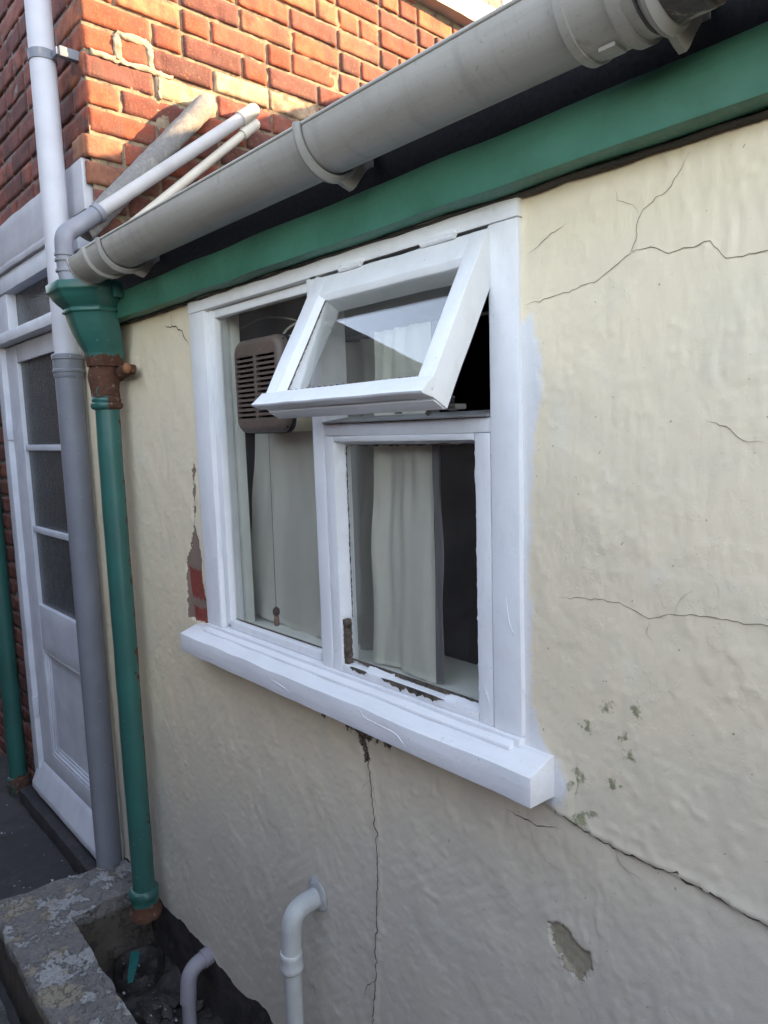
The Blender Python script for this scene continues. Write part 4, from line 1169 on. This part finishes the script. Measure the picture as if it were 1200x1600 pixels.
# ------------------------------------------------------------------ brickwork
class Bricks:
    def __init__(s): s.v = []; s.f = []; s.c = []
    def add(s, u0, u1, w0, w1, depth, col, P, hi=True, rnd=random):
        nu = max(3, int((u1 - u0) / 0.011)) if hi else 3
        nw = 6 if hi else 3
        base = len(s.v)
        sd = rnd.random() * 100
        tu = rnd.uniform(-1, 1) * 0.0018; tw = rnd.uniform(-1, 1) * 0.0014
        def edges(n, L):
            e = min(0.2, 0.0022 / L)
            return [0, e] + [e + (1 - 2 * e) * i / (n - 1) for i in range(1, n - 1)] + [1 - e, 1]
        us = edges(nu, u1 - u0); ws = edges(nw, w1 - w0)
        for a_ in us:
            for b_ in ws:
                u = u0 + (u1 - u0) * a_; w2 = w0 + (w1 - w0) * b_
                ed = min(min(a_, 1 - a_) * (u1 - u0), min(b_, 1 - b_) * (w1 - w0))
                onb = a_ in (0, 1) or b_ in (0, 1)
                q = Vector((u * 38, w2 * 38, sd))
                nn = mnoise.noise(q); n2 = mnoise.noise(q * 2.7)
                rag = 0.0011 * nn + 0.0008 * n2
                if onb: d = depth - 0.011
                else: d = depth - (0.0007 if ed < 0.004 else 0.0) + 0.0013 * nn + 0.0009 * n2 + tu * (a_ - .5) * 2 + tw * (b_ - .5) * 2
                if (not onb) and mnoise.noise(Vector((u * 20, w2 * 20, sd + 9))) > 0.42: d -= 0.004
                if a_ < 0.2 or a_ > 0.8: u += rag * (0.7 if ed < 0.006 else 0.3)
                if b_ < 0.25 or b_ > 0.75: w2 += rag * (0.7 if ed < 0.006 else 0.3)
                s.v.append(P(u, w2, d)); s.c.append(col)
        M_ = len(ws)
        for i in range(len(us) - 1):
            for j in range(len(ws) - 1):
                k = base + i * M_ + j
                s.f.append((k, k + M_, k + M_ + 1, k + 1))
    def build(s, name, mat, parent):
        me_ = bpy.data.meshes.new(name); me_.from_pydata(s.v, [], s.f)
        at = me_.attributes.new('tone', 'FLOAT_COLOR', 'POINT')
        at.data.foreach_set('color', np.array([(c[0], c[1], c[2], 1) for c in s.c], np.float32).ravel())
        me_.materials.append(mat)
        me_.polygons.foreach_set('use_smooth', [True] * len(me_.polygons))
        o_ = bpy.data.objects.new(name, me_); C.objects.link(o_)
        if parent:
            o_.parent = parent; o_.matrix_parent_inverse = Matrix.Translation(-parent.location)
        return o_
COURSE = 0.0785
BX = -2.240       # plane of the sunlit return wall
BYF = 0.880       # plane of the brick wall with the door
house = empty('brick_house', (-2.6, 1.2, -1.68), 'red brick house corner rising behind the pipes, upper part in sun', 'house')
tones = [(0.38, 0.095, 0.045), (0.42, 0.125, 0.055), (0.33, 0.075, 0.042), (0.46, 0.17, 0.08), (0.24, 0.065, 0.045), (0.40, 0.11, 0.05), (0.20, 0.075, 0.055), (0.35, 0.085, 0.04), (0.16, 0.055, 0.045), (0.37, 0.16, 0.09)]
rb = random.Random(5)
B1 = Bricks()
SANDY = [(1.413, 1.228), (1.237, 1.156), (1.542, 1.178)]
OPEN = (2.30, 3.02, 1.905, 3.2)
rowz = 0.22
row = 0
while rowz < 6.3:
    u = BYF - (0.0 if row % 2 else 0.0)
    first = True
    while u < 6.0:
        if first: L = 0.225 if row % 2 else 0.108
        else: L = 0.108 if rb.random() < 0.36 else 0.225
        if row == 12 and 0.95 < u < 1.0: L = 0.108
        u1 = min(u + L, 6.0)
        mid = ((u + u1) / 2, rowz + 0.034)
        col = rb.choice(tones); k = rb.uniform(0.48, 1.05); col = tuple(c * k for c in col)
        for sx_, sz_ in SANDY:
            if u - 0.01 < sx_ < u1 + 0.01 and abs(mid[1] - sz_) < COURSE / 2: col = (0.42, 0.33, 0.21)
        hi = u < 3.2 and rowz < 2.2
        dep = rb.uniform(-0.002, 0.003)
        off = 0.0
        if rowz > 0.70 and rowz < 0.90 and first: off = -0.018
        skip = OPEN[0] < mid[0] < OPEN[1] and OPEN[2] - 0.12 < mid[1] < OPEN[3]
        if not skip:
            B1.add(u + 0.004 + off, u1 - 0.0055, rowz + 0.005, rowz + COURSE - 0.0055, dep, col, lambda a_, b_, d: (BX + d, a_, b_), hi, rb)
        u = u1 + 0.0
        first = False
    rowz += COURSE; row += 1
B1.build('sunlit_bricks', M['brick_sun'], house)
def mortar_sheet(name, P, us, ws, mat, amp=0.0024, skip=None):
    v = []; f = []; nw = len(ws)
    for u in us:
        for w_ in ws:
            v.append(P(u, w_, amp * (mnoise.noise(Vector((u * 30, w_ * 30, 1))) + 0.6 * mnoise.noise(Vector((u * 90, w_ * 90, 5))))))
    for i in range(len(us) - 1):
        for j in range(nw - 1):
            if skip and skip((us[i] + us[i + 1]) / 2, (ws[j] + ws[j + 1]) / 2): continue
            k = i * nw + j; f.append((k, k + nw, k + nw + 1, k + 1))
    me_ = bpy.data.meshes.new(name); me_.from_pydata(v, [], f); me_.materials.append(mat)
    me_.polygons.foreach_set('use_smooth', [True] * len(me_.polygons))
    o_ = bpy.data.objects.new(name, me_); C.objects.link(o_); o_.parent = house; o_.matrix_parent_inverse = Matrix.Translation(-house.location)
    return o_
mortar_sheet('mortar', lambda a_, b_, d: (BX - 0.0060 + d, a_, b_), list(axis_vals([(BYF + 0.004, 3.2, 0.009), (3.2, 6.0, 0.2)])), list(axis_vals([(0.22, 2.2, 0.009), (2.2, 6.3, 0.3)])), M['mortar'],
             skip=lambda a_, b_: OPEN[0] < a_ < OPEN[1] and OPEN[2] < b_ < OPEN[3])
# smeared cement round one half brick and along two joints
def smear(pts, r, par, seed=0):
    bm = bmesh.new()
    P = curve_pts([(BX + 0.001, p[0], p[1]) for p in pts], 0.02, 5)
    tube(bm, P, [r * (0.8 + 0.5 * mnoise.noise(Vector((i * 0.9, seed, 0)))) for i in range(len(P))], 12)
    for v in bm.verts: v.co.x = BX + (v.co.x - BX) * 0.45
    fine(bm, 0.01); wobble(bm, 0.005, 60, seed)
    return link('cement_smear', bm, M['smear'], par, 180)
zj = 0.22 + 12 * COURSE
smear([(0.988, zj), (0.9885, zj + COURSE - 0.012), (0.998, zj + COURSE), (1.086, zj + COURSE - 0.001), (1.0955, zj + COURSE - 0.012), (1.096, zj + 0.004)], 0.0150, house, 1)
smear([(0.905, zj - 0.001), (0.99, zj), (1.10, zj), (1.17, zj - 0.001)], 0.0120, house, 2)
smear([(1.12, zj), (1.121, zj - 0.035), (1.12, zj - COURSE)], 0.0075, house, 4)
# the same house's wall with the door, its shade put into darker brick tones
shade_tones = [(0.17, 0.055, 0.04), (0.21, 0.065, 0.045), (0.13, 0.045, 0.038), (0.24, 0.08, 0.055), (0.18, 0.06, 0.05)]
B2 = Bricks()
DX0, DX1, DZ1 = -3.425, -2.36, 0.862
rowz = -1.742; row = 0
while rowz < 6.3:
    first = True
    u = BX + 0.0
    while u > -7.0:
        if first: L = 0.108 if row % 2 else 0.225
        else: L = 0.108 if rb.random() < 0.36 else 0.225
        u1 = u - L
        lo_, hi_ = u1, u
        col = rb.choice(shade_tones); k = rb.uniform(0.75, 1.25)
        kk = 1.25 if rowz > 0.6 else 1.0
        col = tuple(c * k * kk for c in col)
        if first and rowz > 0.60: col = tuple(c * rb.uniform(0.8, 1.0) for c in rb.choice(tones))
        off = -0.016 if (0.70 < rowz < 0.90 and first) else 0.0
        zc = rowz + 0.035
        if zc < DZ1 and hi_ > DX0 + 0.003:
            if lo_ > DX0 - 0.03: 
                u = u1; first = False; continue
            hi_ = DX0
        if zc < 0.46 and False: pass
        hi = u > -4.6 and rowz < 2.2
        B2.add(lo_ + 0.0055, hi_ - 0.004, rowz + 0.005, rowz + COURSE - 0.0055, rb.uniform(-0.002, 0.002) - off, col, lambda a_, b_, d: (a_, BYF - d, b_), hi, rb)
        u = u1; first = False
    rowz += COURSE; row += 1
B2.build('shaded_bricks', M['brick_shade'], house)
mortar_sheet('mortar', lambda a_, b_, d: (a_, BYF + 0.0060 - d, b_), list(axis_vals([(-7.0, -4.2, 0.2), (-4.2, -2.244, 0.010)])), list(axis_vals([(-1.9, 2.2, 0.010), (2.2, 6.3, 0.3)])), M['mortar_dark'],
             skip=lambda a_, b_: a_ > DX0 and a_ < -2.25 and b_ < DZ1)
# solid core behind the faces, plus unseen upper mass added to block the sun
bm = bmesh.new()
box(bm, -7.0, BX - 0.016, 1.08, 6.0, -1.9, 6.3)
box(bm, -14.0, BX, BYF, 6.0, 6.301, 9.8)
box(bm, -14.0, -7.002, BYF, 6.0, -1.9, 6.3)
box(bm, -7.0, DX0 - 0.01, BYF + 0.016, 1.08, -1.9, 6.3)
box(bm, DX0 - 0.01, BX - 0.016, BYF + 0.016, 1.08, DZ1 + 0.01, 6.3)
link('wall_core', bm, M['mortar_dark'], house)
# small upper window with its stone sill
bm = bmesh.new(); box(bm, BX - 0.10, BX + 0.055, 2.20, 3.12, 1.815, 1.905, 0.006); fine(bm, 0.05); wobble(bm, 0.004, 12)
link('stone_sill', bm, M['stone'], house, 40)
bm = bmesh.new()
box(bm, BX - 0.06, BX - 0.012, 2.30, 2.38, 1.906, 3.2, 0.003); box(bm, BX - 0.06, BX - 0.012, 2.94, 3.02, 1.906, 3.2, 0.003); box(bm, BX - 0.06, BX - 0.0125, 2.38, 2.94, 1.906, 1.98, 0.003); box(bm, BX - 0.06, BX - 0.0125, 2.38, 2.94, 3.12, 3.2, 0.003)
uw = link('upper_window', bm, M['white'], house, 40)
bm = bmesh.new(); box(bm, -0.038, -0.034, 2.385, 2.935, 1.985, 3.115)
for v in bm.verts: v.co.x += BX
o = bpy.data.meshes.new('pane'); bm.to_mesh(o); bm.free(); o.materials.append(M['obscure']); oo = bpy.data.objects.new('pane', o); C.objects.link(oo); oo.parent = uw

# ------------------------------------------------------------------ door, transom light and lintel
door = empty('back_door', (-2.95, 0.885, -1.60), 'white painted back door with three obscure panes above a sunk panel', 'door')
DY = 0.885
def dboard(name, x0, x1, y0, y1, z0, z1, bev=0.003, mat=None, par=None, seed=0):
    bm = bmesh.new(); box(bm, x0, x1, y0, y1, z0, z1, bev); fine(bm, 0.08); wobble(bm, 0.0015, 12, seed)
    return link(name, bm, mat or M['white_door'], par or door, 40)
fr = dboard('door_frame', -3.420, -3.350, DY - 0.022, DY + 0.08, -1.62, 0.395, seed=1)
dboard('door_frame', -2.42, -2.362, DY - 0.022, DY + 0.08, -1.62, 0.395, seed=2)
dboard('stile', -3.348, -3.205, DY, DY + 0.045, -1.47, 0.394, seed=3)
dboard('stile', -2.56, -2.422, DY, DY + 0.045, -1.47, 0.394, seed=4)
dboard('top_rail', -3.2045, -2.5605, DY + 0.0005, DY + 0.045, 0.322, 0.3935, seed=5)
dboard('middle_rail', -3.2045, -2.5605, DY + 0.0005, DY + 0.045, -0.905, -0.705, seed=6)
dboard('bottom_rail', -3.2045, -2.5605, DY + 0.0005, DY + 0.045, -1.47, -1.385, seed=7)
for z in (-0.030, -0.375): dboard('glazing_bar', -3.2045, -2.5605, DY + 0.003, DY + 0.035, z - 0.012, z + 0.012, 0.004, seed=z)
for z0, z1 in ((-0.017, 0.321), (-0.362, -0.043), (-0.704, -0.388)):
    bm = bmesh.new(); box(bm, -3.204, -2.561, DY + 0.016, DY + 0.021, z0, z1); link('pane', bm, M['obscure'], door)
bm = bmesh.new(); box(bm, -3.204, -2.561, DY + 0.020, DY + 0.035, -1.384, -0.906); link('panel', bm, M['white_door'], door)
bm = bmesh.new()
for k, (o1, y1) in enumerate(((0.0, 0.002), (0.012, 0.009), (0.024, 0.0145))):
    t_ = 0.011
    a0, a1, b0, b1 = -3.2035 + o1, -2.5615 - o1, -1.3835 + o1, -0.9065 - o1
    box(bm, a0, a0 + t_, DY + y1, DY + 0.0198, b0, b1, 0.002, 1); box(bm, a1 - t_, a1, DY + y1, DY + 0.0198, b0, b1, 0.002, 1)
    box(bm, a0 + t_, a1 - t_, DY + y1, DY + 0.0198, b0, b0 + t_, 0.002, 1); box(bm, a0 + t_, a1 - t_, DY + y1, DY + 0.0198, b1 - t_, b1, 0.002, 1)
link('panel_moulding', bm, M['white_door'], door, 40)
bm = bmesh.new()
prism(bm, [(DY - 0.001, -1.462), (DY - 0.012, -1.478), (DY - 0.048, -1.560), (DY - 0.050, -1.585), (DY - 0.001, -1.590)], 'x', -3.385, -2.43, 0.003)
fine(bm, 0.06); wobble(bm, 0.002, 12, 2)
link('weatherboard', bm, M['white_door'], door, 40)
bm = bmesh.new()
for z in (-1.20, 0.05): box(bm, -3.356, -3.340, DY - 0.026, DY - 0.0005, z - 0.045, z + 0.045, 0.003)
link('hinge', bm, M['white_door'], door, 40)
tl = empty('door_fanlight', (-2.9, 0.88, 0.40), 'low glazed fanlight above the white back door', 'fanlight')
dboard('transom_bar', -3.44, -2.362, DY - 0.045, DY + 0.06, 0.398, 0.440, 0.005, M['white_door'], tl, 3)
dboard('post', -3.42, -3.215, DY - 0.015, DY + 0.06, 0.441, 0.602, 0.004, M['white_door'], tl, 4)
dboard('post', -2.43, -2.362, DY - 0.015, DY + 0.06, 0.441, 0.602, 0.004, M['white_door'], tl, 5)
bm = bmesh.new(); box(bm, -3.214, -2.431, DY + 0.022, DY + 0.027, 0.441, 0.602); link('pane', bm, M['obscure'], tl)
dboard('head', -3.44, -2.355, DY - 0.022, DY + 0.06, 0.603, 0.672, 0.004, M['white_door'], tl, 6)
bm = bmesh.new(); box(bm, -3.45, -2.352, DY - 0.034, DY + 0.05, 0.673, 0.700, 0.006); fine(bm, 0.08); wobble(bm, 0.003, 14)
link('moulding', bm, M['lintel'], tl, 40)
bm = bmesh.new(); box(bm, -3.72, -2.262, DY - 0.028, DY + 0.10, 0.7015, 0.853, 0.004); fine(bm, 0.06); wobble(bm, 0.003, 9)
tag(link('door_lintel', bm, M['lintel'], None, 40), 'broad grey painted lintel band over the door fanlight', 'lintel')
bm = bmesh.new(); box(bm, -3.47, -2.36, 0.800, 0.905, -1.70, -1.612, 0.008); fine(bm, 0.05); wobble(bm, 0.005, 12)
tag(link('door_step', bm, M['tarmac'], None, 40), 'dark stone step under the white back door', 'step')
# second green downpipe beyond the door
bm = bmesh.new(); X2, Y2 = -3.590, 0.832
far = empty('green_downpipe', (X2, Y2, -1.70), 'dark green downpipe beyond the door at the left edge', 'downpipe')
tube(bm, [(X2, Y2, 3.4 - i * 0.05) for i in range(102)], 0.040, 32)
o = link('pipe', bm, M['green_pipe'], far, 60); add_rust(o, lambda c: 0.1 if c.z > -1.55 else 0.5)
bm = bmesh.new(); lathe(bm, [(0.042, -1.60), (0.052, -1.61), (0.054, -1.65), (0.050, -1.69)], X2, Y2, 28); wobble(bm, 0.003, 30)
o = link('shoe', bm, M['green_pipe'], far, 60); add_rust(o, lambda c: 0.6)

# ------------------------------------------------------------------ yard: ground, gully
def sheet(name, x0, x1, y0, y1, z, st, mat, amp, skip=None):
    xs_ = list(axis_vals([(x0, x1, st)])) if not isinstance(st, list) else st[0]
    ys_ = list(axis_vals([(y0, y1, st)])) if not isinstance(st, list) else st[1]
    v = [(x, y, z + amp * mnoise.noise(Vector((x * 5, y * 5, 3))) + amp * 0.4 * mnoise.noise(Vector((x * 30, y * 30, 7)))) for x in xs_ for y in ys_]
    f = []; ny = len(ys_)
    for i in range(len(xs_) - 1):
        for j in range(ny - 1):
            cx_, cy_ = (xs_[i] + xs_[i + 1]) / 2, (ys_[j] + ys_[j + 1]) / 2
            if skip and skip(cx_, cy_): continue
            k = i * ny + j; f.append((k, k + ny, k + ny + 1, k + 1))
    me_ = bpy.data.meshes.new(name); me_.from_pydata(v, [], f); me_.materials.append(mat)
    me_.polygons.foreach_set('use_smooth', [True] * len(me_.polygons))
    o_ = bpy.data.objects.new(name, me_); C.objects.link(o_); return o_
KX0, KY0 = -2.345, 0.435           # outer corner of the gully surround
KX1, KY1 = -2.150, 0.590           # its inner corner
gx = list(axis_vals([(-60, -8, 8), (-8, -4.5, 0.25), (-4.5, -1.0, 0.03), (-1.0, 4, 0.25), (4, 60, 8)]))
gy = list(axis_vals([(-60, -2, 6), (-2, 0.0, 0.2), (0.0, 0.9, 0.03), (0.9, 60, 8)]))
tag(sheet('ground', 0, 0, 0, 0, -1.682, [gx, gy], M['tarmac'], 0.006, skip=lambda x, y: -2.2 < x < -0.2 and 0.5 < y < 0.9), kind='structure')
# surround: L-shaped kerb with chipped arrises
bm = bmesh.new()
poly = [(-2.335, 0.852), (-2.405, KY0 + 0.03), (-2.385, KY0), (-0.30, KY0 - 0.02), (-0.30, KY1 - 0.02), (-2.165, KY1), (-2.130, 0.852)]
prism(bm, poly, 'z', -1.70, -1.462, 0.012)
fine(bm, 0.028)
for v in bm.verts:
    if v.co.y < 0.84: pass
wobble(bm, 0.007, 14, 3); wobble(bm, 0.004, 70, 5)
tag(link('gully_kerb', bm, M['kerb'], None, 60), 'raised concrete gully surround with flaking white paint below the green downpipe', 'kerb')
bm = bmesh.new()
prism(bm, [(-2.46, KY0 - 0.075), (-2.46, KY0 - 0.035), (-0.3, KY0 - 0.06), (-0.3, KY0 - 0.10)], 'z', -1.70, -1.600, 0.006)
fine(bm, 0.04); wobble(bm, 0.010, 14, 8)
tag(link('kerb_ledge', bm, m_rough('mossy_concrete', (0.10, 0.12, 0.11), (0.055, 0.06, 0.06), (0.03, 0.03, 0.03), 20), None, 60), 'low mossy concrete strip along the outer foot of the gully surround', 'kerb')
tag(sheet('gully_floor', -2.25, -0.2, 0.50, 0.86, -1.690, 0.012, M['pit'], 0.035), kind='structure')
bm = bmesh.new(); lathe(bm, [(0.030, -1.72), (0.048, -1.70), (0.060, -1.665), (0.072, -1.655), (0.078, -1.665), (0.080, -1.72)], -2.06, 0.765, 30)
bm.faces.ensure_lookup_table()
wobble(bm, 0.008, 25, 4)
tag(link('drain_pot', bm, M['pit'], None, 60), 'dark open clay drain mouth below the rusty shoe', 'drain')
# teal scrap of paint
bm = bmesh.new()
P = [(-2.077, 0.751, -1.615), (-2.050, 0.768, -1.613), (-2.012, 0.745, -1.622), (-1.966, 0.708, -1.630), (-1.972, 0.695, -1.630), (-2.010, 0.712, -1.624)]
vs_ = [bm.verts.new(p) for p in P]; bm.faces.new(vs_)
bmesh.ops.solidify(bm, geom=bm.faces[:], thickness=0.003)
tag(link('paint_scrap', bm, M['leaf'], None), 'teal green scrap lying in the gully', 'scrap')
def flakes(name, n, fx, zf, size, mat, lab, seed):
    bm = bmesh.new(); r_ = random.Random(seed)
    for i in range(n):
        x, y = fx(r_); z = zf(x, y)
        s_ = size * (0.3 + r_.random() ** 3 * 1.6); a_ = r_.random() * 6.28; k = r_.randint(4, 6)
        q = [(x + s_ * (0.4 + r_.random()) * math.cos(a_ + j * 6.28 / k), y + s_ * 0.6 * (0.4 + r_.random()) * math.sin(a_ + j * 6.28 / k), z + s_ * 0.4 * (r_.random())) for j in range(k)]
        va = [bm.verts.new(p) for p in q]; vb = [bm.verts.new((p[0], p[1], p[2] - 0.0012)) for p in q]
        bm.faces.new(va); bm.faces.new(vb[::-1])
        for j in range(k): bm.faces.new([va[j], va[(j + 1) % k], vb[(j + 1) % k], vb[j]])
    o_ = link(name, bm, mat); tag(o_, lab, 'debris', kind='stuff'); return o_
flakes('paint_flakes', 55, lambda r_: (-2.55 - 1.0 * r_.random(), 0.30 + 0.5 * r_.random()), lambda x, y: -1.676, 0.0045, M['flake'], 'pale paint flakes scattered on the dark yard by the door', 4)
flakes('gully_litter', 170, lambda r_: (-2.13 + 0.9 * r_.random(), 0.60 + 0.24 * r_.random()), lambda x, y: -1.670, 0.0035, M['flake'], 'pale crumbs and litter lying in the dark gully', 5)
flakes('gully_rubble', 160, lambda r_: (-2.13 + 1.1 * r_.random(), 0.60 + 0.24 * r_.random()), lambda x, y: -1.680, 0.022, M['plinth'], 'dark rubble and leaves lying in the gully', 6)

# ------------------------------------------------------------------ waste pipes low on the wall
wp = empty('sink_waste_pipe', (-1.191, 0.80, -1.05), 'pale painted waste pipe bending out of the cream wall below the window', 'pipe')
bm = bmesh.new()
P = curve_pts([(-1.191, 0.86, -1.030), (-1.191, 0.778, -1.032), (-1.191, 0.772, -1.148)], 0.062, 12)
tube(bm, P, 0.0218, 30); wobble(bm, 0.0012, 40, 1); link('bend', bm, M['waste_paint'], wp, 60)
bm = bmesh.new(); tube(bm, [(-1.191, 0.772, -1.140), (-1.190, 0.772, -1.60)], 0.0195, 30); link('pipe', bm, M['waste_paint'], wp, 60)
bm = bmesh.new(); lathe(bm, [(0.0218, -1.120), (0.0245, -1.122), (0.0250, -1.128), (0.0242, -1.134), (0.0242, -1.150), (0.0255, -1.153), (0.0255, -1.160), (0.0235, -1.164), (0.0196, -1.1645)], -1.191, 0.772, 30)
wobble(bm, 0.0012, 50, 2); link('socket_ring', bm, M['waste_paint'], wp, 60)
bm = bmesh.new()
for i in range(40):
    pass
lathe(bm, [(0.033, 0.0), (0.034, 0.003), (0.031, 0.005), (0.026, 0.007), (0.0215, 0.0075)], 0, 0, 36)
for v in bm.verts: v.co = Vector((-1.189 + v.co.x, 0.8485 - v.co.z, -1.024 + v.co.y * 1.15))
wobble(bm, 0.003, 45, 3); link('sealant_ring', bm, M['waste_paint'], wp, 60)
we = empty('low_waste_pipe', (-1.739, 0.80, -1.5), 'grey plastic waste pipe turning down from the dark plinth into the gully', 'pipe')
bm = bmesh.new()
P = curve_pts([(-1.739, 0.860, -1.490), (-1.739, 0.785, -1.498), (-1.731, 0.772, -1.585)], 0.040, 10)
tube(bm, P, 0.0225, 28); tube(bm, [(-1.739, 0.852, -1.490), (-1.739, 0.828, -1.493)], 0.0255, 28); link('elbow', bm, M['waste_grey'], we, 60)
bm = bmesh.new(); tube(bm, [(-1.732, 0.774, -1.565), (-1.715, 0.765, -1.74)], 0.0190, 28); link('pipe', bm, M['waste_grey'], we, 60)

# ------------------------------------------------------------------ roofs, the buildings round the yard and an added shadow block
roof = empty('lean_to_roof', (0, 1.5, 0.6), 'slate covered lean-to roof hidden behind the gutter', 'roof')
SL = 0.60
bm = bmesh.new()
prism(bm, [(0.775, 0.470), (0.775, 0.485), (2.8, 0.485 + SL * 2.025), (2.8, 0.470 + SL * 2.025)], 'x', -2.235, 3.0)
box(bm, -2.235, 3.0, 2.72, 2.78, 0.505, 1.63)
link('roof_deck', bm, M['room_brown'], roof)
bm = bmesh.new(); rr_ = random.Random(3)
for i in range(12):
    y0 = 0.765 + i * 0.17; z0 = 0.492 + SL * (y0 - 0.775)
    x = -2.23 - (0.14 if i % 2 else 0)
    while x < 2.9:
        xa, xb = max(x, -2.232), min(x + 0.277, 2.99)
        dz = rr_.random() * 0.003
        prism(bm, [(y0, z0 + 0.004 + dz), (y0, z0 + 0.010 + dz), (y0 + 0.21, z0 + SL * 0.21 + 0.003 + dz), (y0 + 0.21, z0 + SL * 0.21 - 0.003 + dz)], 'x', xa, xb)
        x += 0.28
link('slates', bm, M['slate'], roof)
# house across the narrow yard, mirrored in the panes
opp = empty('opposite_house', (-6, -1.3, -1.68), 'dark brick gable house across the yard, mirrored in the open top light', 'house')
bm = bmesh.new()
prism(bm, [(-30.0, -1.9), (-30.0, 2.7), (-7.74, 2.7), (-5.9, 3.6), (-1.4, 1.40), (-1.4, -1.9)], 'y', -5.3, -1.3)
link('gable_wall', bm, M['opp_brick'], opp)
bm = bmesh.new()
for (xa, za), (xb, zb_) in (((-5.9, 3.62), (-1.25, 1.35)), ((-5.9, 3.62), (-7.80, 2.69)), ((-7.9, 2.72), (-30.2, 2.72))):
    prism(bm, [(xa, za), (xb, zb_), (xb, zb_ + 0.10), (xa, za + 0.10)], 'y', -5.4, -1.22)
link('roof', bm, M['slate'], opp)
bm = bmesh.new(); box(bm, -1.39, 9.0, -1.05, -0.92, -1.9, 0.35, 0.01)  # out of view, raised and moved closer to darken the lower wall
tag(link('yard_wall', bm, M['opp_brick']), 'unseen brick yard wall opposite the window, set close to shade the lower render', 'wall')
nb = empty('added_shade_block', (5, 4, -1.68), 'unseen tall block added to shade the yard from the low sun', 'house')
bm = bmesh.new()
NXa = 4.0
def zl(y): return 7.40 + 0.56 * (y - 15.75)
prism(bm, [(3.2, -1.9), (3.2, 6.8), (9.8, 6.8), (9.8, zl(9.8)), (22, zl(22)), (22, -1.9)], 'x', NXa, NXa + 4)  # out of view, shaped only to cast shade on brick and yard
link('wall', bm, M['opp_brick'], nb)
bpy.context.view_layer.update()
